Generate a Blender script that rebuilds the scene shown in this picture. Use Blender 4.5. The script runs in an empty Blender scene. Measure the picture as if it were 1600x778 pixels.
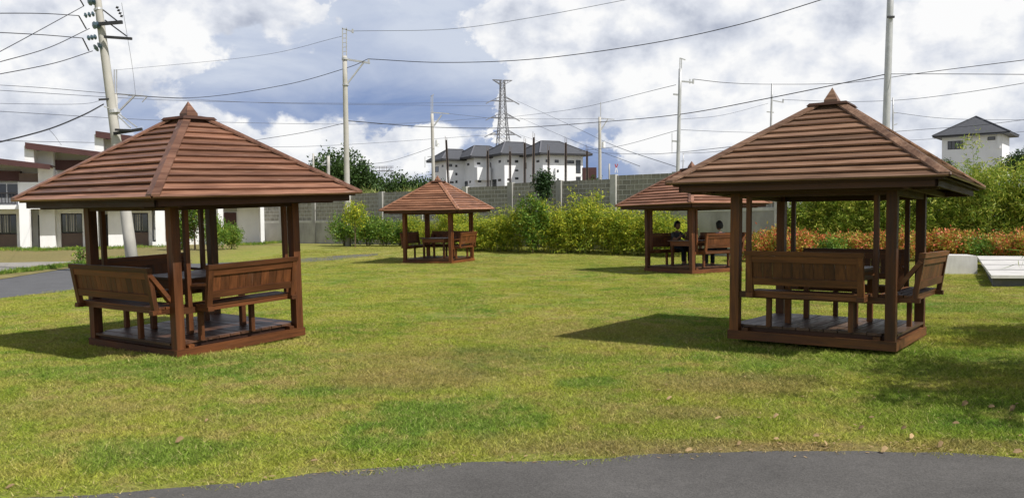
import bpy, math, random
import numpy as np
from mathutils import Matrix, Vector, Euler
random.seed(7); rng = np.random.default_rng(11)
PI = math.pi
SC = bpy.context.scene
COL = SC.collection

# ------------------------------------------------------------------ camera
FPX, PITCH, ROLL, CAMH = 1314.77, math.radians(2.1784), math.radians(-0.6328), 1.7
cam_d = bpy.data.cameras.new('camera'); cam = bpy.data.objects.new('camera', cam_d); COL.objects.link(cam)
cam_d.sensor_width = 36; cam_d.sensor_fit = 'HORIZONTAL'; cam_d.lens = FPX/1600*36
cam_d.clip_start = 0.05; cam_d.clip_end = 3000
RC = Matrix.Rotation(-PITCH, 3, 'X') @ Matrix.Rotation(-ROLL, 3, 'Y')
cam.matrix_world = Matrix.Translation((0, 0, CAMH)) @ (RC @ Matrix.Rotation(PI/2, 3, 'X')).to_4x4()
SC.camera = cam

def ray(u, v):
    return RC @ Vector(((u-800)/FPX, 1.0, -(v-389)/FPX))
def at(u, v, Y):                      # world point on the sight line at forward distance Y
    r = ray(u, v); return Vector((0, 0, CAMH)) + r*(Y/r.y)
def gp(u, v, z=0.0):                  # world point on level z
    r = ray(u, v); return Vector((0, 0, CAMH)) + r*((z-CAMH)/r.z)

# ------------------------------------------------------------------ sky and sun
SUN_AZ = Vector((0.83, -0.56)).normalized(); SUN_EL = math.radians(51)
sd = bpy.data.lights.new('sun', 'SUN'); sd.energy = 5.0; sd.angle = math.radians(0.55); sd.color = (1.0, 0.965, 0.91)
sun = bpy.data.objects.new('sun', sd); COL.objects.link(sun)
to_sun = Vector((SUN_AZ.x*math.cos(SUN_EL), SUN_AZ.y*math.cos(SUN_EL), math.sin(SUN_EL)))
sun.rotation_euler = to_sun.to_track_quat('Z', 'Y').to_euler(); sun.location = (12, -8, 20)
SC.view_settings.view_transform = 'Standard'; SC.view_settings.look = 'None'
SC.view_settings.exposure = 0.0; SC.view_settings.gamma = 1.0

class NT:
    """small helper to write shader graphs"""
    def __init__(s, tree): s.t = tree; s.n = tree.nodes; s.l = tree.links
    def new(s, kind, **kw):
        n = s.n.new(kind)
        for k, v in kw.items(): setattr(n, k, v)
        return n
    def put(s, sock, v):
        if isinstance(v, bpy.types.NodeSocket): s.l.new(v, sock)
        elif v is not None: sock.default_value = v
    def math(s, op, a, b=None, c=None, clamp=False):
        n = s.new('ShaderNodeMath', operation=op, use_clamp=clamp)
        s.put(n.inputs[0], a)
        if b is not None: s.put(n.inputs[1], b)
        if c is not None: s.put(n.inputs[2], c)
        return n.outputs[0]
    def mix(s, f, a, b, mode='MIX'):
        n = s.new('ShaderNodeMix', data_type='RGBA', blend_type=mode)
        s.put(n.inputs[0], f)
        for i, v in ((6, a), (7, b)):
            if isinstance(v, (tuple, list)): v = tuple(v)+(1,) if len(v) == 3 else v
            s.put(n.inputs[i], v)
        return n.outputs[2]
    def noise(s, vec, scale, detail=3, rough=.5, dist=0.0, w=None):
        n = s.new('ShaderNodeTexNoise')
        if w is not None: n.noise_dimensions = '4D'; n.inputs['W'].default_value = w
        s.put(n.inputs['Vector'], vec); n.inputs['Scale'].default_value = scale
        n.inputs['Detail'].default_value = detail; n.inputs['Roughness'].default_value = rough
        n.inputs['Distortion'].default_value = dist
        return n.outputs[0]
    def ramp(s, f, lo, hi, a=0.0, b=1.0, smooth=False):
        n = s.new('ShaderNodeMapRange', interpolation_type='SMOOTHSTEP' if smooth else 'LINEAR')
        s.put(n.inputs[0], f); s.put(n.inputs[1], lo); s.put(n.inputs[2], hi); s.put(n.inputs[3], a); s.put(n.inputs[4], b)
        return n.outputs[0]
    def vec(s, x, y, z):
        n = s.new('ShaderNodeCombineXYZ')
        for i, v in enumerate((x, y, z)): s.put(n.inputs[i], v)
        return n.outputs[0]
    def mapping(s, v, scale=(1, 1, 1), loc=(0, 0, 0), rot=(0, 0, 0)):
        n = s.new('ShaderNodeMapping'); s.put(n.inputs[0], v)
        n.inputs['Scale'].default_value = scale; n.inputs['Location'].default_value = loc; n.inputs['Rotation'].default_value = rot
        return n.outputs[0]

world = bpy.data.worlds.new('World'); SC.world = world; world.use_nodes = True
def build_sky():
    w = NT(world.node_tree); w.n.clear()
    out = w.new('ShaderNodeOutputWorld'); bg = w.new('ShaderNodeBackground'); bg2 = w.new('ShaderNodeBackground'); mx = w.new('ShaderNodeMixShader')
    sky = w.new('ShaderNodeTexSky'); sky.sky_type = 'NISHITA'; sky.sun_disc = False
    sky.sun_elevation = SUN_EL; sky.sun_rotation = math.atan2(SUN_AZ.x, SUN_AZ.y)
    w.l.new(sky.outputs[0], bg.inputs[0]); bg.inputs[1].default_value = 0.06
    tc = w.new('ShaderNodeTexCoord'); sep = w.new('ShaderNodeSeparateXYZ'); w.l.new(tc.outputs['Generated'], sep.inputs[0])
    x, y, z = sep.outputs
    D = 180/PI
    az = w.math('MULTIPLY', w.math('ARCTAN2', x, y), D)
    el = w.math('MULTIPLY', w.math('ARCSINE', z), D)
    # noise domain: the direction itself, squeezed towards the horizon as far clouds are
    elw = w.math('MULTIPLY', el, 1.35)
    P = w.vec(w.math('MULTIPLY', x, 57.3), w.math('MULTIPLY', y, 57.3), elw)
    def blob(a, e, ra, re, k):
        dx = w.math('DIVIDE', w.math('SUBTRACT', az, a), ra); dy = w.math('DIVIDE', w.math('SUBTRACT', el, e), re)
        r = w.math('ADD', w.math('MULTIPLY', dx, dx), w.math('MULTIPLY', dy, dy))
        return w.math('MULTIPLY', w.math('EXPONENT', w.math('MULTIPLY', r, -1.0)), k)
    def total(l):
        s = l[0]
        for q in l[1:]: s = w.math('ADD', s, q)
        return s
    # --- cumulus cover: where the photograph has heaps of cloud, and scattered elsewhere
    bias = total([blob(*b) for b in CUMULUS])
    far_side = w.ramp(w.math('ABSOLUTE', az), 36, 60, 0, 1, smooth=True)      # outside the view: evenly broken cloud
    bias = w.math('ADD', bias, w.math('MULTIPLY', far_side, .12))
    def body(shift, detail, rough, sc, ww):
        q = w.new('ShaderNodeVectorMath', operation='ADD'); w.put(q.inputs[0], P); q.inputs[1].default_value = shift
        return w.noise(q.outputs[0], sc, detail, rough, .15, w=ww)
    n0 = body((0, 0, 0), 10, .57, .30, 1.7)
    m0 = body((0, 0, 0), 9, .56, .19, 6.3)
    m1 = body((1.0, .2, 1.8), 6, .52, .19, 6.3)
    big = body((0, 0, 0), 2, .5, .09, 3.1)
    dens = w.math('ADD', w.math('ADD', w.math('MULTIPLY', w.math('SUBTRACT', n0, .5), 1.55), w.math('MULTIPLY', w.math('SUBTRACT', big, .5), .5)), bias)
    edge = w.ramp(w.noise(P, .25, 2, .5, w=11.0),   .35, .65, .035, .22)          # some edges crisp, some dissolving
    cover = w.ramp(w.math('DIVIDE', dens, edge), .0, 1.0, smooth=True)
    lit = w.math('ADD', w.math('SUBTRACT', m0, m1), w.math('MULTIPLY', w.math('SUBTRACT', n0, .5), .35))
    gb = total([blob(*b) for b in GREYS])
    soft = w.noise(P, .17, 6, .55, .3, w=5.5)
    lum = total([w.math('MULTIPLY', lit, 2.1), w.math('MULTIPLY', w.math('SUBTRACT', soft, .5), .75), w.math('MULTIPLY', w.ramp(dens, .1, .6), .12), w.math('MULTIPLY', gb, -.9), .79])
    lum = w.math('MINIMUM', w.math('MAXIMUM', lum, 0.0), 1.0)
    cr = w.new('ShaderNodeValToRGB'); w.l.new(lum, cr.inputs[0])
    els = cr.color_ramp.elements; els[0].position = 0; els[0].color = (.33, .37, .48, 1); els[1].position = 1; els[1].color = (1.0, 1.0, 1.0, 1)
    e = els.new(.35); e.color = (.50, .54, .64, 1); e = els.new(.7); e.color = (.76, .79, .86, 1)
    # --- veil of high thin cloud in front of the blue
    veiln = w.noise(w.mapping(P, (1, 1, 2.0)), .10, 7, .58, .5, w=7.7)
    high = w.ramp(el, 3, 15)
    veil = w.math('ADD', w.math('MULTIPLY', w.ramp(veiln, .30, .70), .85), w.math('MULTIPLY', high, .30), clamp=True)
    vb = total([blob(*b) for b in VEIL]); veil = w.math('ADD', veil, vb, clamp=True)
    thin = w.mix(veil, (.235, .325, .555), (.63, .69, .81))
    col = w.mix(cover, thin, cr.outputs[0])
    w.l.new(col, bg2.inputs[0]); bg2.inputs[1].default_value = 1.0
    # higher up the cloud breaks and the clear sky shows
    op = w.ramp(w.math('ADD', el, w.math('MULTIPLY', w.math('SUBTRACT', veiln, .5), 34)), 17, 36, .97, .18, smooth=True)
    w.l.new(op, mx.inputs[0]); w.l.new(bg.outputs[0], mx.inputs[1]); w.l.new(bg2.outputs[0], mx.inputs[2]); w.l.new(mx.outputs[0], out.inputs[0])
# (azimuth, elevation, radius az, radius el, strength), degrees; azimuth 0 = straight ahead
CUMULUS = [(0, -2, 70, 5, -.05), (-14, 4.0, 5.0, 2.6, .42), (-8.8, 2.2, 3.4, 2.6, .42), (-19.5, 5.0, 2.4, 1.8, .34), (-28, 10.5, 5.0, 5.5, .50), (-31, 4, 4, 2.2, .30),
           (-18.3, 14.3, 4.2, 2.2, .75), (2.5, 8, 3.4, 4.5, .50), (1, 12.5, 4, 2, .25), (10, 12, 6, 4, .45), (17, 8, 9, 6, .60), (27, 9, 9, 6, .50), (22, 3.5, 9, 2.2, .35), (11, 5, 3, 4, .25),
           (-4.6, 5.6, 1.6, 1.1, .34), (-14, 8.4, 6, 1.4, -.40), (-8, 11, 6, 2.6, -.30), (-12, 12.5, 4, 1.6, .12), (-5, 8, 3, 2, -.3), (5.8, 3.6, 2.0, 3.2, -.36), (-1.5, 3.5, 2.0, 2.6, -.25), (-23, 7, 2.5, 1.5, -.2), (-24, 14.5, 2.0, .9, -.6)]
GREYS = [(-18.5, 12.6, 3.6, .8, .35), (13.6, 12.0, 3.2, 1.5, .42), (6.0, 8, 1.6, 2.6, .40), (8.5, 11.5, 1.4, 1.0, .25), (22, 7, 3.5, 1.0, .22), (28, 5, 5, 1.2, .25), (-30, 5.5, 4, 1.6, .35), (-25.5, 7.5, 2.0, 2.0, .30), (10, 3.2, 6, 1.4, .35), (-11, 2.6, 5, .8, .20), (24, 13.5, 3, 1, .25), (1.0, 5.6, 1.5, 1, .2), (-14, 2.4, 4, .9, .2)]
VEIL = [(-14, 12.5, 10, 3.0, .30), (-8, 7.3, 7, 1.8, -.40), (-6, 3.5, 5, 2, -.25), (-17, 9.5, 6, 2, .15), (-24.3, 14.7, 2.2, .9, -1.2), (5.5, 4, 3, 4, -.35), (14, 6, 8, 6, .4), (-2, 12, 5, 3, .2)]
build_sky()

# ------------------------------------------------------------------ object helpers
def tag(o, label=None, cat=None, group=None, kind=None):
    if label: o['label'] = label
    if cat: o['category'] = cat
    if group: o['group'] = group
    if kind: o['kind'] = kind
    return o
def empty(name, loc=(0, 0, 0), rz=0.0, **kw):
    o = bpy.data.objects.new(name, None); COL.objects.link(o); o.location = loc; o.rotation_euler = (0, 0, rz); o.empty_display_size = .3
    return tag(o, **kw)
class MB:
    """collects boxes, tubes and faces and links them as one mesh object"""
    def __init__(s): s.v = []; s.f = []
    def add(s, vs, fs):
        b = len(s.v); s.v += [tuple(p) for p in vs]; s.f += [tuple(b+i for i in q) for q in fs]; return s
    def hexa(s, p):                    # 4 bottom points, 4 top points, same order (counter clockwise)
        return s.add(p, [(3, 2, 1, 0), (4, 5, 6, 7), (0, 1, 5, 4), (1, 2, 6, 5), (2, 3, 7, 6), (3, 0, 4, 7)])
    def box(s, x0, x1, y0, y1, z0, z1):
        return s.hexa([(x0, y0, z0), (x1, y0, z0), (x1, y1, z0), (x0, y1, z0), (x0, y0, z1), (x1, y0, z1), (x1, y1, z1), (x0, y1, z1)])
    def bar(s, a, b, w, h, up=(0, 0, 1)):     # rectangular bar from a to b
        a = Vector(a); b = Vector(b); d = (b-a).normalized(); u = Vector(up); r = d.cross(u)
        if r.length < 1e-4: r = d.cross(Vector((1, 0, 0)))
        r.normalize(); u = r.cross(d).normalized(); r *= w/2; u *= h/2
        return s.hexa([a-r-u, a+r-u, b+r-u, b-r-u, a-r+u, a+r+u, b+r+u, b-r+u])
    def tube(s, pts, rad, n=8, caps=True):
        pts = [Vector(p) for p in pts]
        if not isinstance(rad, (list, tuple)): rad = [rad]*len(pts)
        vs = []; fs = []
        ref = Vector((0, 0, 1)) if abs((pts[-1]-pts[0]).normalized().z) < .9 else Vector((1, 0, 0))
        for i, p in enumerate(pts):
            d = (pts[min(i+1, len(pts)-1)]-pts[max(i-1, 0)]).normalized()
            a = d.cross(ref).normalized(); b = d.cross(a)
            for k in range(n):
                t = 2*PI*k/n; vs.append(p+(a*math.cos(t)+b*math.sin(t))*rad[i])
        for i in range(len(pts)-1):
            for k in range(n): fs.append((i*n+k, i*n+(k+1) % n, (i+1)*n+(k+1) % n, (i+1)*n+k))
        if caps: fs.append(tuple(range(n))[::-1]); fs.append(tuple((len(pts)-1)*n+k for k in range(n)))
        return s.add(vs, fs)
    def mesh(s, name, mat):
        me = bpy.data.meshes.new(name); me.from_pydata(s.v, [], s.f)
        if mat: me.materials.append(mat)
        me.update(); return me
    def build(s, name, mat, parent=None, smooth=False, **kw):
        me = s.mesh(name, mat)
        if smooth: me.polygons.foreach_set('use_smooth', [True]*len(me.polygons))
        return link(name, me, parent, **kw)
def link(name, me, parent=None, **kw):
    o = bpy.data.objects.new(name, me); COL.objects.link(o)
    if parent: o.parent = parent
    return tag(o, **kw)
def children_map():
    m = {}
    for o in bpy.data.objects:
        if o.parent: m.setdefault(o.parent.name, []).append(o)
    return m
def copy_tree(o, parent=None, cm=None, color=None):
    if cm is None: cm = children_map()
    c = o.copy(); COL.objects.link(c)
    if parent: c.parent = parent
    if color: c.color = color
    for ch in cm.get(o.name, []): copy_tree(ch, c, cm, color)
    return c
def quads_mesh(name, V, mat, nv=4, smooth=False):
    """V: (n*nv,3) array, every nv points one face"""
    n = len(V)//nv
    me = bpy.data.meshes.new(name); me.vertices.add(len(V)); me.vertices.foreach_set('co', V.astype(np.float32).ravel())
    me.loops.add(n*nv); me.loops.foreach_set('vertex_index', np.arange(n*nv, dtype=np.int32))
    me.polygons.add(n); me.polygons.foreach_set('loop_start', np.arange(0, n*nv, nv, dtype=np.int32))
    me.polygons.foreach_set('loop_total', np.full(n, nv, dtype=np.int32))
    me.materials.append(mat); me.update(calc_edges=True); return me

# ------------------------------------------------------------------ materials
MATS = {}
def newmat(name, rough=.7, spec=.3):
    m = bpy.data.materials.new(name); m.use_nodes = True; k = NT(m.node_tree)
    b = k.n['Principled BSDF']; b.inputs['Roughness'].default_value = rough; b.inputs['Specular IOR Level'].default_value = spec
    MATS[name] = m; return m, k, b
def coords(k, which='Object'):
    return k.new('ShaderNodeTexCoord').outputs[which]
def world_pos(k): return k.new('ShaderNodeNewGeometry').outputs['Position']
def bump(k, b, h, strength=.3, dist=.01):
    n = k.new('ShaderNodeBump'); n.inputs['Strength'].default_value = strength; n.inputs['Distance'].default_value = dist
    k.put(n.inputs['Height'], h); k.l.new(n.outputs[0], b.inputs['Normal'])
def simple(name, c, rough=.7, spec=.3, var=.12, scale=3.0, metallic=0.0, bstr=.0, grime=None, objrand=.0):
    m, k, b = newmat(name, rough, spec); co = coords(k)
    n = k.noise(co, scale, 5, .6)
    f = k.ramp(n, .3, .7, 1-var, 1+var)
    if objrand:
        r = k.new('ShaderNodeObjectInfo').outputs['Random']; f = k.math('MULTIPLY', f, k.ramp(r, 0, 1, 1-objrand, 1+objrand))
    col = k.mix(1.0, c, k.vec(f, f, f), 'MULTIPLY')
    if grime:
        g = k.noise(k.mapping(co, (1, 1, .25)), scale*.8, 6, .65, w=2.0)
        col = k.mix(k.ramp(g, .5, .75, 0, grime[1]), col, grime[0])
    k.l.new(col, b.inputs['Base Color']); b.inputs['Metallic'].default_value = metallic
    if bstr: bump(k, b, k.noise(co, scale*9, 4, .6), bstr, .01)
    return m

def wood(name, dark, light, rough=.45, axis='X', wear=.25):
    m, k, b = newmat(name, rough, .35)
    co = coords(k); info = k.new('ShaderNodeObjectInfo')
    rnd = info.outputs['Random']; tint = info.outputs['Color']
    off = k.vec(k.math('MULTIPLY', rnd, 37), k.math('MULTIPLY', rnd, 91), k.math('MULTIPLY', rnd, 17))
    va = k.new('ShaderNodeVectorMath', operation='ADD'); k.put(va.inputs[0], co); k.put(va.inputs[1], off)
    sc = {'X': (1.6, 24, 24), 'Y': (24, 1.6, 24), 'Z': (24, 24, 1.6)}[axis]
    g = k.noise(k.mapping(va.outputs[0], sc), 1.0, 5, .62, .6)
    big = k.noise(k.mapping(va.outputs[0], {'X': (.8, 4, 4), 'Y': (4, .8, 4), 'Z': (4, 4, .8)}[axis]), 1.0, 4, .6, .3)
    col = k.mix(k.ramp(g, .3, .72), dark, light)
    f = k.math('MULTIPLY', k.ramp(rnd, 0, 1, .68, 1.30), k.ramp(big, .3, .7, .60, 1.35))
    col = k.mix(1.0, col, k.vec(f, f, f), 'MULTIPLY')
    col = k.mix(1.0, col, tint, 'MULTIPLY')
    # worn, bleached smears
    s = k.noise(k.mapping(va.outputs[0], {'X': (2.0, 12, 12), 'Y': (9, 1.3, 9), 'Z': (9, 9, 1.3)}[axis]), 1.0, 6, .7, .2, w=4.0)
    col = k.mix(k.ramp(s, .60, .74, 0, wear), col, (.44, .34, .26))
    k.l.new(col, b.inputs['Base Color'])
    k.put(b.inputs['Roughness'], k.ramp(g, .3, .7, rough-.08, rough+.18))
    bump(k, b, g, .25, .004)
    return m
wood_roof = wood('roof_wood', (.135, .062, .036), (.36, .205, .135), .38, 'X', .6)
wood_x = wood('wood_grain_x', (.062, .022, .007), (.172, .062, .017), .55, 'X', .12)
wood_y = wood('wood_grain_y', (.062, .022, .007), (.172, .062, .017), .55, 'Y', .12)
wood_z = wood('wood_grain_z', (.062, .022, .007), (.172, .062, .017), .55, 'Z', .12)
wood_deck = wood('deck_wood', (.060, .030, .018), (.14, .075, .045), .42, 'Y', .35)
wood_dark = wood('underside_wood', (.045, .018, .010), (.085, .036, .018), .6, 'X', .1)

def grass_colour(k, pos):
    """lawn colour from the place in the world: green, yellow-green and straw patches"""
    a = k.noise(pos, .55, 5, .62, .4)                     # metre sized patches
    b_ = k.noise(pos, 2.6, 5, .68, .3, w=2.2)              # clumps
    c = k.noise(pos, 16, 4, .7, w=5.0)
    d = k.noise(pos, .13, 3, .5, w=8.0)
    col = k.mix(k.ramp(a, .38, .62), (.250, .335, .042), (.415, .420, .075))
    col = k.mix(k.ramp(k.math('ADD', k.math('MULTIPLY', b_, .75), k.math('MULTIPLY', d, .25)),   .47, .64, 0, .80), col, (.47, .36, .15))     # straw
    col = k.mix(k.ramp(k.math('ADD', k.math('MULTIPLY', a, .5), k.math('MULTIPLY', b_, .5)), .45, .36, 0, .85, True), col, (.160, .275, .048))    # lush green
    sep = k.new('ShaderNodeSeparateXYZ'); k.put(sep.inputs[0], pos)
    def spot(x, y, rx, ry, lo=.0, hi=1.0):
        dx = k.math('DIVIDE', k.math('SUBTRACT', sep.outputs[0], x), rx); dy = k.math('DIVIDE', k.math('SUBTRACT', sep.outputs[1], y), ry)
        r = k.math('ADD', k.math('MULTIPLY', dx, dx), k.math('MULTIPLY', dy, dy))
        r = k.math('ADD', r, k.math('MULTIPLY', k.math('SUBTRACT', b_, .5), 5.0))
        return k.ramp(r, 1.3, .1, lo, hi, True)
    for (u, v, rx, ry, f) in GREEN_SPOTS:
        p = gp(u, v); col = k.mix(spot(p.x, p.y, rx, ry, 0, f), col, (.165, .275, .045))
    for (u, v, rx, ry, f) in BROWN_SPOTS:
        p = gp(u, v); col = k.mix(spot(p.x, p.y, rx, ry, 0, f), col, (.36, .25, .12))
    # farther lawn is paler and yellower
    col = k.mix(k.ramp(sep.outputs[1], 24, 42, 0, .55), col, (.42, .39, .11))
    # beyond the wall: dry earth and scrub; before the townhouses: trodden dry ground
    e = k.mix(k.ramp(a, .35, .65), (.20, .18, .13), (.27, .24, .15))
    col = k.mix(k.ramp(sep.outputs[1], 52, 58), col, e)
    yard = k.math('MULTIPLY', k.ramp(k.math('ADD', sep.outputs[0], k.math('MULTIPLY', b_, 3)), -10.5, -14, 0, 1), k.ramp(sep.outputs[1], 27, 31))
    col = k.mix(k.math('MULTIPLY', yard, .7), col, (.32, .25, .13))
    return col, c
GREEN_SPOTS = [(690, 650, .95, .75, .85), (230, 705, .9, .45, .7), (600, 690, .5, .35, .6), (925, 597, .35, .3, .7), (500, 612, .45, .25, .6), (1340, 560, 2.2, 1.3, .55),
               (230, 580, 2.4, .6, .6), (1480, 640, 1.3, 1.0, .45), (700, 470, 1.2, 1.0, .35), (1500, 480, 1.6, 1.3, .45), (330, 560, 2.0, .5, .5), (950, 560, 1.0, .5, .35)]
BROWN_SPOTS = [(650, 590, 1.0, .7, .55), (1150, 600, 1.0, .6, .55), (1080, 645, .6, .3, .55), (1050, 700, 1.4, .25, .55), (1350, 700, 1.6, .22, .55), (860, 690, .8, .3, .3), (690, 560, 1.5, .8, .35), (900, 520, 1.4, 1.0, .25), (120, 640, .8, .4, .3)]
def mat_grass(name, blade):
    m, k, b = newmat(name, .75, .15); pos = world_pos(k)
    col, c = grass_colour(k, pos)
    f = k.ramp(c, .3, .7, .62, 1.34)
    if blade:
        r = k.new('ShaderNodeNewGeometry').outputs['Random Per Island']
        f = k.math('MULTIPLY', f, k.ramp(r, 0, 1, .6, 1.55))
        col = k.mix(k.ramp(r, .86, .93, 0, .7), col, (.42, .34, .17))
        col = k.mix(k.ramp(r, .22, .1, 0, .5), col, (.10, .17, .035))
        col = k.mix(1.0, col, k.vec(f, f, f), 'MULTIPLY')
        df = k.new('ShaderNodeBsdfDiffuse'); tr = k.new('ShaderNodeBsdfTranslucent'); mx = k.new('ShaderNodeMixShader'); mx.inputs[0].default_value = .3
        k.l.new(col, df.inputs[0]); k.l.new(col, tr.inputs[0]); k.l.new(df.outputs[0], mx.inputs[1]); k.l.new(tr.outputs[0], mx.inputs[2])
        k.l.new(mx.outputs[0], k.n['Material Output'].inputs[0])
    else:
        fine = k.noise(pos, 60, 4, .7)
        f = k.math('MULTIPLY', f, k.ramp(fine, .25, .75, .30, 1.1))
        col = k.mix(1.0, col, k.vec(f, f, f), 'MULTIPLY')
        k.l.new(col, b.inputs['Base Color']); bump(k, b, fine, .8, .03)
    return m
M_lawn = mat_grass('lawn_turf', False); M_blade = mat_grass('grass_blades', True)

def mat_leaf(name, c1, c2, c3=None, p3=.0, trans=.3, clump=2.2, rough=.55):
    m, k, b = newmat(name, rough, .3)
    pos = world_pos(k); r = k.new('ShaderNodeNewGeometry').outputs['Random Per Island']
    n = k.noise(pos, clump, 3, .6)
    col = k.mix(k.math('ADD', k.math('MULTIPLY', k.ramp(n, .35, .65), .6), k.math('MULTIPLY', r, .4)), c1, c2)
    if c3: col = k.mix(k.ramp(k.math('ADD', k.math('MULTIPLY', n, .6), k.math('MULTIPLY', r, .4)), .62-p3*.3, .72-p3*.3), col, c3)
    f = k.ramp(k.math('FRACT', k.math('MULTIPLY', r, 7.3)), 0, 1, .7, 1.3); col = k.mix(1.0, col, k.vec(f, f, f), 'MULTIPLY')
    k.l.new(col, b.inputs['Base Color'])
    tr = k.new('ShaderNodeBsdfTranslucent'); mx = k.new('ShaderNodeMixShader'); mx.inputs[0].default_value = trans
    k.l.new(col, tr.inputs[0]); k.l.new(b.outputs[0], mx.inputs[1]); k.l.new(tr.outputs[0], mx.inputs[2]); k.l.new(mx.outputs[0], k.n['Material Output'].inputs[0])
    return m
L_bamboo = mat_leaf('bamboo_leaves', (.13, .23, .03), (.37, .46, .05), (.52, .52, .09), .3, .35)
L_gold = mat_leaf('golden_leaves', (.16, .25, .025), (.42, .50, .05), (.62, .60, .06), .35, .4)
L_shrub = mat_leaf('shrub_leaves', (.075, .17, .022), (.22, .33, .04), (.36, .36, .05), .05, .3)
L_red = mat_leaf('red_leaves', (.20, .27, .03), (.58, .36, .07), (.66, .17, .08), .30, .3, 2.6)
L_tree = mat_leaf('tree_leaves', (.028, .062, .014), (.070, .125, .024), None, 0, .2, .5)
L_dark = mat_leaf('dark_leaves', (.020, .050, .014), (.050, .095, .022), None, 0, .2, 1.5)
L_reed = mat_leaf('tall_grass_leaves', (.13, .19, .035), (.27, .30, .07), (.36, .34, .13), .2, .3, 1.0)
M_bark = simple('bark', (.14, .10, .065), .9, .1, .3, 8, bstr=.4)
M_culm = simple('bamboo_culm', (.22, .24, .06), .5, .4, .3, 6)
M_asph = None
def mat_asphalt(name, c, patch):
    m, k, b = newmat(name, .85, .25); pos = world_pos(k)
    a = k.noise(pos, 1.1, 5, .6, .5); f = k.noise(pos, 95, 3, .7); g = k.noise(pos, 9, 6, .7, w=3.0)
    v = k.math('MULTIPLY', k.math('MULTIPLY', k.ramp(a, .3, .7, 1-patch, 1+patch), k.ramp(f, .3, .7, .62, 1.38)), k.ramp(g, .3, .7, .9, 1.1))
    col = k.mix(1.0, c, k.vec(v, v, v), 'MULTIPLY')
    st = k.new('ShaderNodeTexVoronoi'); k.put(st.inputs['Vector'], pos); st.inputs['Scale'].default_value = 55
    col = k.mix(k.ramp(st.outputs['Distance'], .14, .05, 0, .5), col, (.30, .27, .24))
    k.l.new(col, b.inputs['Base Color']); bump(k, b, f, .5, .006); return m
M_asph = mat_asphalt('asphalt', (.100, .094, .088), .16)
M_asph2 = mat_asphalt('road_asphalt', (.115, .115, .118), .12)
M_conc = mat_asphalt('road_concrete', (.30, .28, .25), .15)
M_soil = simple('verge_soil', (.22, .19, .08), .95, .05, .3, 1.2, bstr=.3)
M_block = simple('concrete_block', (.30, .285, .24), .92, .1, .22, 5, bstr=.5, objrand=.16, grime=((.10, .095, .075), .6))
M_mortar = simple('mortar', (.52, .51, .47), .92, .1, .15, 5, bstr=.4)
M_plinth = simple('wall_concrete', (.38, .37, .34), .9, .1, .16, 1.0, bstr=.4, grime=((.12, .115, .10), .75))
M_white = simple('white_paint', (.84, .84, .84), .75, .2, .04, 1.2, grime=((.50, .48, .45), .3))
M_white2 = simple('house_render', (.86, .86, .86), .85, .15, .04, .6, grime=((.50, .49, .47), .2))
M_maroon = simple('maroon_paint', (.080, .036, .034), .6, .3, .12, 2)
M_brown = simple('brown_paint', (.17, .125, .105), .7, .2, .1, 2)
M_soffit = simple('soffit', (.24, .12, .085), .7, .2, .12, 2)
M_greyp = simple('grey_paint', (.36, .35, .34), .8, .2, .06, 1)
M_dark = simple('dark_frame', (.025, .022, .022), .5, .4, .1, 3)
M_glass = simple('window_glass', (.03, .035, .042), .08, .8, .1, 1)
M_curtain = simple('curtain', (.40, .39, .37), .9, .1, .1, 3)
M_shingle = simple('grey_roof', (.085, .088, .098), .75, .3, .12, 3, bstr=.3)
M_ridge = simple('ridge_tile', (.15, .15, .165), .7, .3, .12, 3)
M_gutter = simple('dark_gutter', (.035, .034, .036), .5, .4, .05, 2)
M_pole = simple('pole_concrete', (.46, .44, .40), .85, .15, .10, 1.5, grime=((.26, .24, .21), .6))
M_steel = simple('galvanised_steel', (.50, .50, .50), .45, .5, .12, 2.5, metallic=.35)
M_pylon = simple('pylon_steel', (.22, .22, .23), .6, .4, .1, .3, metallic=.2)
M_black = simple('black_metal', (.03, .03, .032), .6, .4, .1, 3)
M_wire = simple('cable', (.035, .035, .04), .7, .2, .05, 1)
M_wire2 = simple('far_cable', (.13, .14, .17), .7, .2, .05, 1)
M_insul = simple('glass_insulator', (.10, .16, .20), .25, .7, .1, 3)
M_form = simple('form_timber', (.050, .045, .045), .9, .1, .35, 3)
M_rebar = simple('rebar', (.16, .12, .10), .8, .2, .2, 3)
M_slab = simple('whitewashed_slab', (.60, .58, .55), .85, .15, .10, 2.5, bstr=.3, grime=((.34, .32, .29), .6), objrand=.06)
M_stone = simple('slab_base', (.13, .13, .14), .85, .2, .2, 3)
M_dry = simple('dry_leaf', (.36, .25, .13), .8, .1, .2, 9, objrand=.3)
M_red = simple('mast_red', (.45, .06, .05), .6, .3, .05, 2)

# ------------------------------------------------------------------ ground
def ground_z(x, y):
    t = min(max((y-33)/7, 0), 1); return .28*t*t*(3-2*t)
def sheet(name, pts, mat, dz, kind='structure', sub=0):
    me = bpy.data.meshes.new(name)
    vs = [(p[0], p[1], dz) for p in pts]
    me.from_pydata(vs, [], [tuple(range(len(vs)))]); me.materials.append(mat); me.update()
    return link(name, me, None, kind=kind)
def grid_ground():
    xs = np.unique(np.concatenate([np.linspace(-60, 60, 61), np.linspace(-900, -60, 8), np.linspace(60, 900, 8)]))
    ys = np.unique(np.concatenate([np.linspace(-20, 60, 81), np.linspace(60, 1500, 14), [-200]]))
    V = [(x, y, ground_z(x, y)) for y in ys for x in xs]; n = len(xs)
    F = [(j*n+i, j*n+i+1, (j+1)*n+i+1, (j+1)*n+i) for j in range(len(ys)-1) for i in range(n-1)]
    me = bpy.data.meshes.new('lawn'); me.from_pydata(V, [], F); me.materials.append(M_lawn); me.update()
    me.polygons.foreach_set('use_smooth', [True]*len(F))
    link('lawn', me, None, kind='structure')
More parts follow.
